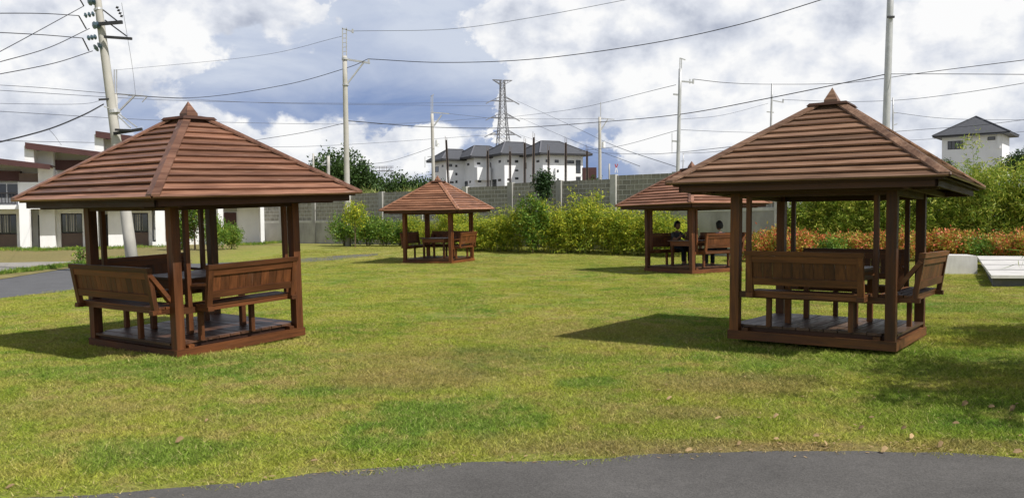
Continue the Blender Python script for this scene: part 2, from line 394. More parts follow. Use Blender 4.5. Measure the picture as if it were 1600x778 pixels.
grid_ground()
def strip_sheet(name, near, far, mat, dz, wob=.02, step=.12):
    """sheet between two polylines of picture points lying on the ground"""
    def dens(pl):
        P = [gp(u, v, ground_z(0, gp(u, v).y)) if not isinstance(u, Vector) else u for (u, v) in pl]
        out = []
        for a, b in zip(P[:-1], P[1:]):
            n = max(int((b-a).length/step), 1)
            for i in range(n): out.append(a.lerp(b, i/n))
        out.append(P[-1]); return out
    A = dens(near); B = dens(far)
    A = [a+Vector((0, random.gauss(0, wob), 0)) for a in A]; B = [b+Vector((0, random.gauss(0, wob), 0)) for b in B]
    n = max(len(A), len(B)); m = 2
    def samp(L, t):
        f = t*(len(L)-1); i = min(int(f), len(L)-2); return L[i].lerp(L[i+1], f-i)
    A = [samp(A, i/(n-1)) for i in range(n)]; B = [samp(B, i/(n-1)) for i in range(n)]
    V = []; F = []
    for i in range(n):
        for j in range(m+1):
            p = A[i].lerp(B[i], j/m); V.append((p.x, p.y, ground_z(p.x, p.y)+dz))
    for i in range(n-1):
        for j in range(m): a = i*(m+1)+j; F.append((a, a+m+1, a+m+2, a+1))
    me = bpy.data.meshes.new(name); me.from_pydata(V, [], F); me.materials.append(mat); me.update()
    return link(name, me, None, kind='structure')
# near asphalt path: its upper edge as in the photo, lower edge behind the camera
PATH_EDGE = [(-260, 806), (-120, 792), (48, 777), (205, 768), (300, 761), (399, 752), (480, 742), (563, 733), (680, 725), (800, 722), (900, 719), (960, 716), (1000, 711), (1097, 707), (1200, 706), (1332, 705), (1440, 707), (1547, 711), (1600, 716), (1760, 735), (1950, 765)]
def near_path():
    P = [gp(u, v) for u, v in PATH_EDGE]; top = []
    for a, b in zip(P[:-1], P[1:]):
        n = max(int((b-a).length/.05), 1)
        for i in range(n): top.append(a.lerp(b, i/n))
    nz = np.convolve(rng.normal(0, 1, len(top)+40), np.ones(7)/7, 'same')[:len(top)]
    V = []; F = []
    for i, p in enumerate(top):
        V.append((p.x, p.y+nz[i]*.035, .005)); V.append((p.x*1.15, -3.0, .005))
    for i in range(len(top)-1): F.append((2*i, 2*i+1, 2*i+3, 2*i+2))
    me = bpy.data.meshes.new('path'); me.from_pydata(V, [], F); me.materials.append(M_asph); me.update(); link('path', me, None, kind='structure')
    return [(p.x, p.y) for p in top]
path_top = near_path()
# road that comes in from the left and passes behind the gazebos
ROAD_NEAR = [(-260, 484), (0, 466), (105, 455), (200, 436), (300, 420), (400, 406), (480, 399), (540, 395.5), (590, 393)]
ROAD_FAR = [(-260, 446), (0, 437), (130, 416), (220, 407), (300, 402), (400, 398), (480, 395.5), (540, 393.2), (590, 391.9)]
strip_sheet('road', ROAD_NEAR, ROAD_FAR, M_asph2, .006, .03, .4)
strip_sheet('verge', ROAD_FAR[:5], [(-260, 425), (0, 405), (100, 401), (220, 399), (300, 398)], M_soil, .018, .03, .4)
strip_sheet('concrete_yard', [(-260, 440), (0, 425), (60, 417), (118, 408), (150, 404.5)], [(-260, 409), (0, 402), (60, 401), (110, 400.5), (150, 400)], M_conc, .026, .05, .4)

# ------------------------------------------------------------------ gazebos
A_, P_, HC, E_, ZE, = 1.024, 1.006, .119, 1.629, 1.985
def make_gazebo():
    root = empty('gazebo')
    # base frame: four curb boards
    for s in (-1, 1):
        b = MB(); y = s*A_; b.box(-A_, A_, min(y, y-s*.06), max(y, y-s*.06), .005, HC); b.build('curb_board', wood_x, root)
        b = MB(); x = s*A_; b.box(min(x, x-s*.06), max(x, x-s*.06), -A_+.061, A_-.061, .005, HC-.003); b.build('curb_board', wood_y, root)
    # joists under the planks (ends show on the two plank-end sides)
    for i, x in enumerate((-.80, .80)):
        b = MB(); b.box(x-.04, x+.04, -A_+.02, A_-.02, HC+.001, HC+.04); b.build('joist', wood_y, root)
    b = MB(); b.box(-A_+.065, A_-.065, -.90, .90, .04, HC+.045); b.build('floor_bed', wood_dark, root)
    n = 12; w = 2*(A_-.01)/n
    for i in range(n):
        x0 = -(A_-.01)+i*w; b = MB(); d = random.uniform(-.002, .003)
        lim = .86 if (i in (0, n-1)) else .93+random.uniform(-.01, .01)
        b.box(x0+.005, x0+w-.005, -lim, lim, HC+.047, HC+.075+d); b.build('deck_plank', wood_deck, root)
    # corner posts
    for sx in (-1, 1):
        for sy in (-1, 1):
            b = MB(); x0, x1 = sorted((sx*P_, sx*(P_-.118))); y0, y1 = sorted((sy*P_, sy*(P_-.118)))
            b.box(x0, x1, y0, y1, HC-.06, ZE-.03); b.build('post', wood_z, root)
    # seat rails between the posts on three sides, head beams on four
    for sy in (-1, 1):
        y = sy*(P_-.05)
        b = MB(); b.box(-P_+.119, P_-.119, y-.03, y+.03, .55, .63); b.build('seat_rail', wood_x, root)
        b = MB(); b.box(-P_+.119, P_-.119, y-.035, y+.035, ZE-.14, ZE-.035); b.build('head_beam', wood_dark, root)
        for x in ((.16, -.62) if sy < 0 else (-.5, .5)):
            b = MB(); b.box(x-.030, x+.030, y-.029, y+.029, HC+.07, .549); b.build('bench_leg', wood_z, root)
        for sx in (-1, 1):
            b = MB(); x = sx*.775; b.box(x-.029, x+.029, y-.029, y+.029, .631, ZE-.141); b.build('thin_post', wood_z, root)
    b = MB(); x = -(P_-.05); b.box(x-.03, x+.03, -P_+.119, P_-.119, .55, .63); b.build('seat_rail', wood_y, root)
    for y in (-.15,):
        b = MB(); b.box(x-.029, x+.029, y-.03, y+.03, HC+.07, .549); b.build('bench_leg', wood_z, root)
    for sx in (-1, 1):
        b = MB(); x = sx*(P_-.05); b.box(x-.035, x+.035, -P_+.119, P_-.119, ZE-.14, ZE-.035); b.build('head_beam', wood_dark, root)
    # benches: built facing -y (outside is -y), turned into place
    def bench(L, rz, arms):
        bm = MB().box(-L+.08, L-.08, -1.15, -1.10, .578, .628)          # seat frame beam
        root_b = bm.build('bench', wood_x, root); root_b.rotation_euler = (0, 0, rz)
        for x in (-L+.04, L-.04): MB().box(x-.035, x+.035, -1.22, -.72, .575, .629).build('support_arm', wood_y, root_b)
        ys = [-1.165, -1.07, -.975, -.88, -.785]
        for i in range(4):
            b = MB(); a = L+.0; b.box(-a, a, ys[i]+.006, ys[i+1]-.006, .633, .660+random.uniform(-.002, .002))
            if ys[i] < -.95 and ys[i+1] > -1.02 and not arms: pass
            b.build('seat_slat', wood_x, root_b)
        def bk(z): return -(1.185+(z-.6)/.56*.085)       # leaning plane of the back
        def lean(x0, x1, z0, z1, t0, t1, mat, nm):
            b = MB(); p = []
            for z in (z0, z1):
                y = bk(z); p += [(x0, y-t1, z), (x1, y-t1, z), (x1, y-t0, z), (x0, y-t0, z)]
            b.hexa(p); b.build(nm, mat, root_b)
        for s in (-1, 1):
            x0, x1 = sorted((s*L, s*(L-.075))); lean(x0, x1, .628, 1.10, -.03, .028, wood_z, 'back_stile')
            b = MB(); b.box(x0-.006, x1+.006, -1.245, -1.13, .577, .632); b.build('foot_block', wood_x, root_b)
        lean(-L+.0755, L-.0755, 1.02, 1.098, -.025, .022, wood_x, 'back_rail')
        lean(-L-.012, L+.012, 1.101, 1.16, -.034, .036, wood_x, 'top_rail')
        lean(-L+.0755, L-.0755, .735, .825, -.025, .022, wood_x, 'back_rail')
        nb = max(int((2*L-.16)/.115), 5); wb = (2*L-.152)/nb
        for i in range(nb):
            x = -L+.076+i*wb; lean(x+.002, x+wb-.002, .826, 1.019, -.008+random.uniform(0, .002), .004, wood_z, 'back_board')
        if arms:
            for s in (-1, 1):
                b = MB(); b.bar((s*.74, -1.0, .905), (s*(L-.035), -1.24, .92), .06, .035); b.build('armrest', wood_x, root_b)
        else:
            for s in (-1, 1):
                b = MB(); b.bar((s*(L-.02), -.99, .72), (s*(L-.02), -1.25, 1.06), .05, .085, (1, 0, 0)); b.build('brace', wood_y, root_b)
        return root_b
    bench(.70, 0, True); bench(.70, PI, True); bench(.905, -PI/2, False)
    # roof: lining, fascia, shingle boards, hip boards, cap, finial
    rise = .722; zt = lambda w: ZE+(E_-w)*rise
    lin = MB(); e2 = E_-.06
    for h in (0, .03):
        lin.v += [(-e2, -e2, zt(e2)-.05+h), (e2, -e2, zt(e2)-.05+h), (e2, e2, zt(e2)-.05+h), (-e2, e2, zt(e2)-.05+h), (0, 0, zt(0)-.05+h)]
    lin.f += [(1, 0, 4), (2, 1, 4), (3, 2, 4), (0, 3, 4), (5, 6, 9), (6, 7, 9), (7, 8, 9), (8, 5, 9), (0, 1, 6, 5), (1, 2, 7, 6), (2, 3, 8, 7), (3, 0, 5, 8)]
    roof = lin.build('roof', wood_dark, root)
    nrm = Vector((0, -rise, 1)).normalized(); nn = Vector((0, -math.sin(math.atan(rise)), math.cos(math.atan(rise))))
    def P(a, w, h): q = Vector((a*w, -w, zt(w))); return q+nn*h
    n = 12; wtop = .21
    meshes = []
    for k in range(n):
        w0 = E_-(E_-wtop)*k/n; w1 = E_-(E_-wtop)*(k+1)/n-.03
        w1 = max(w1, .17)
        j = random.uniform(-.005, .004); j2 = random.uniform(-.007, .006)
        if k == 0: w0 += .0
        p = [P(-1, w0, .020+j), P(1, w0, .020+j+j2), P(1, w1, -.014), P(-1, w1, -.014), P(-1, w0, .045+j), P(1, w0, .045+j+j2), P(1, w1, .004), P(-1, w1, .004)]
        b = MB(); b.hexa(p); meshes.append(b.mesh('roof_board', wood_roof))
    hb = MB()
    c0 = Vector((-E_-.012, -E_-.012, zt(E_+.012)+.072)); c1 = Vector((-.215, -.215, zt(.215)+.072))
    def wing(c, d, w=.075):
        return c+d*w
    d1 = Vector((1, 0, -.0)); d2 = Vector((0, 1, 0))
    # wings lie on the two roof planes
    e1 = Vector((1, 0, 0))*.105; e2v = Vector((0, 1, 0))*.105
    up = Vector((0, 0, .026))
    hb.hexa([c0-up, c0+e1-up, c1+e1-up, c1-up, c0, c0+e1, c1+e1, c1])
    hb.hexa([c0+e2v-up, c0-up, c1-up, c1+e2v-up, c0+e2v, c0, c1, c1+e2v])
    hipm = hb.mesh('hip_board', wood_roof)
    for q in range(4):
        for me in meshes:
            o = link('roof_board', me, roof); o.rotation_euler = (0, 0, q*PI/2)
        o = link('hip_board', hipm, roof); o.rotation_euler = (0, 0, q*PI/2)
        b = MB(); hw = E_-.12; b.box(-hw, hw, -hw, -hw+.03, ZE-.082, ZE+.015); o = b.build('fascia_board', wood_dark, root); o.rotation_euler = (0, 0, q*PI/2)
        b = MB(); b.box(-hw+.035, hw-.035, -hw+.3, -hw+.36, ZE-.10, ZE-.04); o = b.build('purlin', wood_dark, root); o.rotation_euler = (0, 0, q*PI/2)
    b = MB(); zc = zt(.215)+.085; b.hexa([(-.265, -.265, zc-.03), (.265, -.265, zc-.03), (.265, .265, zc-.03), (-.265, .265, zc-.03), (-.235, -.235, zc+.008), (.235, -.235, zc+.008), (.235, .235, zc+.008), (-.235, .235, zc+.008)]); b.box(-.19, .19, -.19, .19, zc-.10, zc-.031); b.hexa([(-.19, -.19, zc+.009), (.19, -.19, zc+.009), (.19, .19, zc+.009), (-.19, .19, zc+.009), (-.10, -.10, zc+.03), (.10, -.10, zc+.03), (.10, .10, zc+.03), (-.10, .10, zc+.03)])
    b.build('roof_cap', wood_dark, roof)
    b = MB(); zf = zc+.031; b.v = [(-.085, -.085, zf), (.085, -.085, zf), (.085, .085, zf), (-.085, .085, zf), (-.085, -.085, zf+.03), (.085, -.085, zf+.03), (.085, .085, zf+.03), (-.085, .085, zf+.03), (0, 0, zf+.20)]
    b.f = [(3, 2, 1, 0), (0, 1, 5, 4), (1, 2, 6, 5), (2, 3, 7, 6), (3, 0, 4, 7), (4, 5, 8), (5, 6, 8), (6, 7, 8), (7, 4, 8)]
    b.build('finial', wood_roof, roof)
    return root
def set_pose(o, loc, yaw, tx, ty):
    M = Matrix.Rotation(math.radians(tx), 3, 'X') @ Matrix.Rotation(math.radians(ty), 3, 'Y') @ Matrix.Rotation(math.radians(yaw), 3, 'Z')
    o.location = loc; o.rotation_euler = M.to_euler()
def tint_tree(o, c, cm=None):
    cm = cm or children_map()
    o.color = c
    for ch in cm.get(o.name, []): tint_tree(ch, c, cm)
GZ = [((-4.397, 11.752, .018), 54.99, 1.76, -.67, (.87, .79, .76, 1), 'large brown wooden gazebo at the left, nearest the leaning pole and white townhouses'),
      ((4.232, 11.211, .051), 144.86, -.94, .92, (.93, 1.0, .98, 1), 'large light brown wooden gazebo at the right, in front of the red leaved shrubs'),
      ((-2.787, 32.145, -.01), 248.4, .71, -.28, (1.1, .98, .88, 1), 'small looking farthest wooden gazebo, standing alone before the block wall'),
      ((5.44, 25.32, -.004), 212.27, -.70, -.23, (1.05, .95, .92, 1), 'wooden gazebo with two people sitting in it, partly behind the right gazebo')]
g0 = make_gazebo()
def make_table():
    t = empty('table')
    for i in range(7):
        b = MB(); x = -.525+i*.15; b.box(x+.003, x+.147, -.525, .525, .915, .942); b.build('tabletop_plank', wood_deck, t)
    for q in range(4):
        o = MB().box(-.449, .449, -.48, -.455, .78, .914).build('apron', wood_x, t); o.rotation_euler = (0, 0, q*PI/2)
    for sx in (-1, 1):
        for sy in (-1, 1):
            b = MB(); x = sx*.42; y = sy*.42; b.box(x-.034, x+.034, y-.034, y+.034, HC+.078, .913); b.build('leg', wood_z, t)
    return t
t0 = make_table()
cm = children_map()
gaz = [g0]+[copy_tree(g0, None, cm) for _ in range(3)]
tabs = [t0]+[copy_tree(t0, None, cm) for _ in range(3)]
cm = children_map()
TL = ['brown square table inside the left gazebo by the leaning pole', 'brown square table inside the right gazebo in front of the red shrubs',
      'brown square table inside the farthest, small looking gazebo', 'brown square table in front of the seated person in the gazebo with two people']
for o, t, (loc, yaw, tx, ty, c, lab), tl in zip(gaz, tabs, GZ, TL):
    set_pose(o, loc, yaw, tx, ty); set_pose(t, loc, yaw, tx, ty); tint_tree(o, c, cm); tint_tree(t, c, cm)
    tag(o, lab, 'gazebo', 'wooden gazebos on the lawn'); tag(t, tl, 'table', 'tables inside the gazebos')

# ------------------------------------------------------------------ block wall
WA = Vector((-14.35, 51.0)); WB = Vector((5.52, 36.3)); WD = (WB-WA).normalized()
def wall_s(u):
    r = ray(u, 340); # horizontal intersection of the sight line with the wall line
    # (t*rx, t*ry) = WA + s*WD
    det = r.x*(-WD.y)-r.y*(-WD.x); 
    t = (WA.x*(-WD.y)-WA.y*(-WD.x))/det; s = (r.x*WA.y-r.y*WA.x)/det
    return s
def wall_z(u, v):
    s = wall_s(u); p = WA+WD*s; return at(u, v, p.y).z
wall_ang = math.atan2(WD.y, WD.x)
wall = empty('block_wall', (WA.x, WA.y, 0), wall_ang, label='long grey concrete block wall with pillars closing off the lawn', cat='wall')
cols_u = [398, 440, 491, 545, 596, 658, 727, 798, 874, 959, 1056, 1150, 1216]
cs = [wall_s(u) for u in cols_u]
tops = [(596, 300.5), (596, 300.5), (596, 300.5), (596, 300.5), (620, 299.5), (690, 296), (762, 291), (836, 284.5), (915, 281), (1005, 272), (1005, 272), (1005, 272)]
topz = [wall_z(u, v) for u, v in tops]
band = [wall_z(460, 345)]*7+[wall_z(960, 328)]*5
blocks = []
for i in range(len(cs)-1):
    a, b_ = cs[i], cs[i+1]; zt_, zb = topz[i], band[i]
    m = MB(); m.box(a, b_, .055, .15, -.1, zt_-.02); m.build('mortar_panel', M_mortar, wall)
    m = MB(); m.box(a, b_, -.03, .054, -.1, zb-.13); m.build('plinth', M_plinth, wall)
    m = MB(); m.box(a, b_, -.055, .054, zb-.129, zb); m.build('band_beam', M_mortar, wall)
    n = int(round((zt_-zb)/.205)); ch = (zt_-zb)/n
    for r in range(n):
        x = a+(0 if r % 2 else -.2)
        while x < b_-.02:
            x0, x1 = max(x+.018, a), min(x+.405-.018, b_)
            if x1-x0 > .05: blocks.append((a, x0, x1, zb+r*ch+.015, zb+(r+1)*ch-.015, x))
            x += .405
blocks.sort(key=lambda q: -q[5])
small = MB(); cache = {}
vis = 0
for (a, x0, x1, z0, z1, x) in blocks:
    p = WA+WD*((x0+x1)/2); uu = 800+FPX*p.x/p.y
    if vis < 298 and uu < 1215 and (uu < 1050 or z0 < 2.6):
        vis += 1
        key = (round(x1-x0, 2), round(z1-z0, 3))
        if key not in cache:
            m = MB(); w = (x1-x0)/2; h = (z1-z0)/2; m.hexa([(-w, -.024, -h), (w, -.024, -h), (w, .02, -h), (-w, .02, -h), (-w, -.024, h), (w, -.024, h), (w, .02, h), (-w, .02, h)]); cache[key] = m.mesh('block', M_block)
        o = link('block', cache[key], wall); o.location = ((x0+x1)/2, .070+random.uniform(-.003, .004), (z0+z1)/2)
    else:
        d = random.uniform(-.004, .004); small.box(x0, x1, .046+d, .09+d, z0, z1)
small.build('block_courses', M_block, wall, kind='stuff')
for i, s in enumerate(cs):
    zt_ = max(topz[max(i-1, 0)], topz[min(i, len(topz)-1)])+.03
    m = MB(); m.box(s-.14, s+.14, -.075, .17, -.1, zt_); m.build('pillar', M_plinth if i % 3 else M_mortar, wall)

# ------------------------------------------------------------------ foliage
def leaves(centres, n_per, spread, L, W, droop=.0, upright=.0, seed=0, fold=False):
    """leaf faces (rhombus) in clumps; returns (4n,3)"""
    r = np.random.default_rng(seed); C = np.repeat(np.asarray(centres, float), n_per, axis=0); n = len(C)
    pos = C+r.normal(0, 1, (n, 3))*np.asarray(spread)
    d = r.normal(0, 1, (n, 3)); d[:, 2] += upright; d[:, 2] -= droop; d /= np.linalg.norm(d, axis=1)[:, None]
    s = r.normal(0, 1, (n, 3)); s = np.cross(d, s); s /= np.linalg.norm(s, axis=1)[:, None]
    l = L*r.uniform(.6, 1.3, (n, 1)); w = W*r.uniform(.7, 1.3, (n, 1))
    V = np.empty((n, 4, 3)); V[:, 0] = pos; V[:, 1] = pos+d*l*.45+s*w/2; V[:, 2] = pos+d*l; V[:, 3] = pos+d*l*.45-s*w/2
    return V.reshape(-1, 3)
def ell_points(n, c, rad, seed, power=.45, flat=0.0):
    r = np.random.default_rng(seed); d = r.normal(0, 1, (n, 3)); d /= np.linalg.norm(d, axis=1)[:, None]
    q = d*(r.uniform(0, 1, (n, 1))**power)*np.asarray(rad)+np.asarray(c)
    return q
def plant_mesh(name, V, mat): return quads_mesh(name, V, mat)

def make_bamboo(h, rad, nculm, leafmat, seed, L=.15, W=.026, per=16, nl=26, low=.12, stems='culms'):
    """clump with arching culms and leaf sprays; returns (culm mesh, foliage mesh)"""
    r = random.Random(seed); m = MB(); cen = []
    for i in range(nculm):
        a = r.uniform(0, 2*PI); b = rad*.55*math.sqrt(r.random()); hh = h*r.uniform(.6, 1.0)
        lean = r.uniform(.1, .5)*rad; a2 = a+r.uniform(-.6, .6)
        pts = []
        for k in range(6):
            t = k/5; pts.append((b*math.cos(a)+lean*math.cos(a2)*t**2.2, b*math.sin(a)+lean*math.sin(a2)*t**2.2, hh*(t-.06*t**3)))
        m.tube(pts, [.014*(1-.7*k/5) for k in range(6)], 5, False)
        for k in range(nl):
            t = low+(1-low)*r.random()**.8; f = t*5; j = min(int(f), 4); q = f-j
            p = [pts[j][c]*(1-q)+pts[j+1][c]*q for c in range(3)]
            o = rad*.32*(1-.4*t); cen.append((p[0]+r.gauss(0, o), p[1]+r.gauss(0, o), p[2]+r.gauss(0, .12)))
    V = leaves(cen, per, (.10, .10, .08), L, W, .35, 0, seed)
    return m.mesh(stems, M_culm), quads_mesh('foliage', V, leafmat)
def place_plant(name, meshes, loc, rz, s, label, cat, group):
    t = empty(name, loc, rz, label=label, cat=cat, group=group); t.scale = s
    for me in meshes: link(me.name.split('.')[0], me, t)
    return t
# right hand green bamboo hedge, in front of it the red leaved shrubs
bam = [make_bamboo(3.7, 1.25, 26, L_bamboo, 100+i, .19, .036, 17, 30) for i in range(4)]
hedge = [(1232, 36.0, .60), (1262, 35.5, .80), (1300, 35.2, .86), (1342, 34.8, .88), (1385, 34.5, .92), (1430, 34.2, .84), (1474, 33.8, .84), (1514, 33.4, 1.0), (1556, 33.0, .98), (1598, 32.6, 1.0), (1650, 32.3, 1.02), (1710, 32, 1.05)]
near_words = ['at the end of the block wall', 'seen through the left opening of the right gazebo', 'behind the middle of the right gazebo', 'behind the right gazebo, left of its near post', 'behind the near post of the right gazebo',
              'just right of the right gazebo posts', 'below the left edge of the grey roofed villa', 'below the windows of the grey roofed villa', 'below the right wall of the grey roofed villa', 'at the right picture edge, tallest', 'outside', 'outside']
for i, (u, d, s) in enumerate(hedge):
    p = at(u, 380, d)
    lab = 'green bamboo clump in the hedge ' + near_words[i] if i < 10 else ('green bamboo clump at the far right end of the hedge' if i == 10 else 'green bamboo clump that ends the hedge, past the picture edge')
    place_plant('bamboo_clump', bam[i % 4], (p.x, d, .12), i*1.3, (1.0, 1.0, s), lab, 'bamboo', 'bamboo clumps of the right hedge')
# tall spray of bamboo rising before the villa
sp = make_bamboo(4.9, .9, 5, L_bamboo, 77, .2, .034, 12, 20, .45)
p = at(1530, 380, 32.4); place_plant('bamboo_clump', sp, (p.x, 32.4, .1), .4, (1, 1, 1), 'thin tall bamboo sprays rising in front of the grey roofed villa', 'bamboo', None)

def make_shrub(h, rx, leafmat, seed, n=90, per=26, L=.09, W=.045, spread=.09, up=.5, name='foliage', base=.0):
    r = random.Random(seed); m = MB()
    for i in range(9):
        a = r.uniform(0, 2*PI); x, y = rx*.7*math.cos(a)*r.random(), rx*.7*math.sin(a)*r.random()
        m.tube([(x*.2, y*.2, 0), (x*.6, y*.6, h*.4), (x, y, h*.85)], [.016, .012, .005], 5, False)
    cen = ell_points(n, (0, 0, h*.52+base), (rx, rx, h*.46), seed, .5)
    V = leaves(cen, per, spread, L, W, 0, up, seed)
    return m.mesh('stems', M_bark), quads_mesh(name, V, leafmat)
reds = [make_shrub(1.0, .72, L_red, 200+i, 110, 24, .10, .05, .085, .7) for i in range(3)]
greens_low = [make_shrub(.8, .6, L_shrub, 230+i, 80, 24, .10, .05, .085, .6) for i in range(2)]
k = 0
rw = ['under the eave of the gazebo with two people', 'right of the gazebo with two people', 'in the left opening of the right gazebo', 'behind the left thin post of the right gazebo', 'left of centre behind the right gazebo', 'at the centre behind the right gazebo', 'right of centre behind the right gazebo',
      'behind the near post of the right gazebo', 'between the right hand posts of the right gazebo', 'behind the side bench of the right gazebo', 'behind the white concrete block', 'behind the right end of the white concrete block', 'behind the left edge of the white slabs', 'behind the middle of the white slabs', 'behind the white slabs near the picture edge', 'at the right edge of the picture behind the slabs', 'past the right picture edge', 'last one, well past the right picture edge']
for i in range(18):
    u = 1176+i*27.5+random.uniform(-6, 6); d = 30.2+random.uniform(-.6, .8)-i*.12
    p = at(u, 380, d); s = random.uniform(.85, 1.18)
    lab = ('red and orange leaved shrub ' if i < 16 else 'red leaved shrub of the row ')+rw[i]
    place_plant('red_shrub', reds[i % 3], (p.x, d, .05), random.uniform(0, 6), (s, s, s*random.uniform(.9, 1.12)), lab, 'shrub', 'red leaved shrubs before the bamboo hedge')
for i, (u, d, w_) in enumerate(((1519, 28.6, 'in front of the red shrubs, behind the white block'), (1300, 29.0, 'among the red shrubs behind the right gazebo'), (1590, 28.0, 'among the red shrubs at the right edge of the picture'))):
    p = at(u, 380, d); place_plant('green_shrub', greens_low[i % 2], (p.x, d, .05), i, (1, 1, 1), 'low bright green shrub '+w_, 'shrub', None)
# golden hedge before the wall
gold = [make_bamboo(2.55, .85, 16, L_gold, 300+i, .15, .042, 13, 24, .14, 'stems') for i in range(4)]
gh = [(752, 37.6, .60), (778, 37.3, .70), (806, 37.0, .80), (862, 36.5, .96), (890, 36.3, .80), (915, 36.0, 1.12), (946, 35.7, .84), (972, 35.5, .90), (1000, 35.0, .76), (1030, 34.6, .84), (1052, 34.2, .66), (735, 37.9, .58)]
gw = ['just right of the small gazebo', 'second from the left end', 'left of the dark green bush', 'right of the dark green bush', 'under the gap between two wall pillars', 'the tallest', 'right of the tallest one', 'left of the gazebo with two people', 'left post of the peopled gazebo', 'seen inside the gazebo with two people', 'behind the seated person', 'behind the side bench of the small gazebo']
for i, (u, d, s) in enumerate(gh):
    p = at(u, 380, d); place_plant('golden_bush', gold[i % 4], (p.x, d, ground_z(0, d)-.02), i*1.1, (1, 1, s), 'yellow green bush of the wall hedge, '+gw[i], 'bush', 'yellow green bushes along the block wall')
dg = make_shrub(2.6, .75, L_shrub, 340, 150, 26, .14, .06, .12, .5)
p = at(832, 380, 36.2); place_plant('green_bush', dg, (p.x, 36.2, ground_z(0, 36.2)), 0, (1, 1, 1), 'dark green bush in the middle of the yellow hedge', 'bush', None)
lg = [make_shrub(1.7, 1.0, L_shrub, 350+i, 150, 26, .13, .06, .12, .5) for i in range(2)]
for (u, d, s, w_) in ((540, 44.0, .98, 'left of the thin young tree'), (574, 43.4, .95, 'right of the thin young tree, before the pillar'), (602, 43.0, .85, 'left of the small gazebo'), (628, 42.6, .75, 'seen behind the small gazebo')):
    p = at(u, 380, d); place_plant('green_bush', lg[int(u) % 2], (p.x, d, ground_z(0, d)-.02), u, (.95, .95, s*1.02), 'rounded green bush at the block wall '+w_, 'bush', 'green bushes at the left part of the wall')
for (u, d, s, w_) in ((645, 42, .75, 'between the left posts of the small gazebo'), (706, 40, .95, 'behind the near post of the small gazebo'), (728, 39.5, .8, 'right of the near post of the small gazebo'), (672, 41, .6, 'behind the table of the small gazebo')):
    p = at(u, 380, d); place_plant('golden_bush', gold[int(u) % 4], (p.x, d, ground_z(0, d)-.02), u, (.8, .8, s*.9), 'sparse yellow green bush seen '+w_, 'bush', 'yellow green bushes seen through the small gazebo')

def make_tree(h, crown, leafmat, seed, n=200, per=30, L=.2, W=.1, spread=.25, trunk=.16, limbs=7, cz=.65, power=.5, droop=0):
    """crown: list of (x,y,z,rx,ry,rz) lobes"""
    r = random.Random(seed); m = MB(); top = h*cz
    m.tube([(0, 0, -.2), (.03*h*r.uniform(-1, 1), .02*h, top*.5), (.04*h*r.uniform(-1, 1), 0, top)], [trunk, trunk*.75, trunk*.5], 7)
    cen = []
    for (x, y, z, a, b, c) in crown:
        m.tube([(0, 0, top*.45), (x*.5, y*.5, (top*.6+z)*.5+.0), (x, y, z)], [trunk*.5, trunk*.3, trunk*.12], 5, False)
        cen.append(ell_points(max(int(n*a*b*c/sum(q[3]*q[4]*q[5] for q in crown)), 12), (x, y, z), (a, b, c), r.randint(0, 99999), power))
    V = leaves(np.concatenate(cen), per, spread, L, W, droop, .2, seed)
    return m.mesh('trunk', M_bark), quads_mesh('crown', V, leafmat)
# young tree with thin trunk before the left wall
yt = make_tree(2.5, [(0, 0, 1.75, .62, .6, .55), (.3, 0, 1.35, .4, .4, .35), (-.3, .1, 1.5, .4, .4, .35)], L_gold, 401, 70, 22, .12, .06, .1, .03)
p = at(555, 380, 41.0); place_plant('young_tree', yt, (p.x, 41.0, .27), 0, (1, 1, 1), 'young tree with thin pale trunk and sparse yellow leaves before the left wall', 'tree', None)
# little dark tree in front of the wall top
dt = make_tree(3.6, [(0, 0, 2.95, .42, .42, .48), (0, 0, 2.5, .3, .3, .3)], L_dark, 402, 90, 26, .12, .06, .10, .04)
p = at(849, 300, 37.2); place_plant('small_tree', dt, (p.x, 37.2, .25), 0, (1, 1, 1.0), 'small dark round tree rising above the yellow hedge against the wall', 'tree', None)
# greenery behind the left gazebo
gt = make_tree(3.0, [(0, 0, 2.3, .75, .7, .8), (.4, 0, 1.6, .6, .6, .6), (-.3, 0, 1.2, .6, .6, .7)], L_shrub, 403, 190, 24, .13, .06, .13, .05)
p = at(305, 390, 40.5); place_plant('garden_tree', gt, (p.x, 40.5, .27), 0, (1, 1, 1), 'leafy garden tree behind the middle posts of the left gazebo', 'tree', None)
for (u, d, s, w_) in ((362, 41, .75, 'before the maroon door'), (338, 40, .95, 'right of the back post of the left gazebo'), (285, 41, 1.05, 'left of the garden tree behind the left gazebo')):
    p = at(u, 390, d); place_plant('garden_bush', lg[int(u) % 2], (p.x, d, .26), u, (.6, .6, s), 'green garden bush '+w_, 'bush', None)
# young plant and weeds on the verge
wp = make_shrub(.75, .22, L_shrub, 410, 14, 10, .12, .07, .07, .8); p = gp(127, 415); place_plant('weed_plant', wp, (p.x, p.y, 0), 0, (1, 1, 1), 'single leafy weed standing on the verge by the road', 'plant', None)

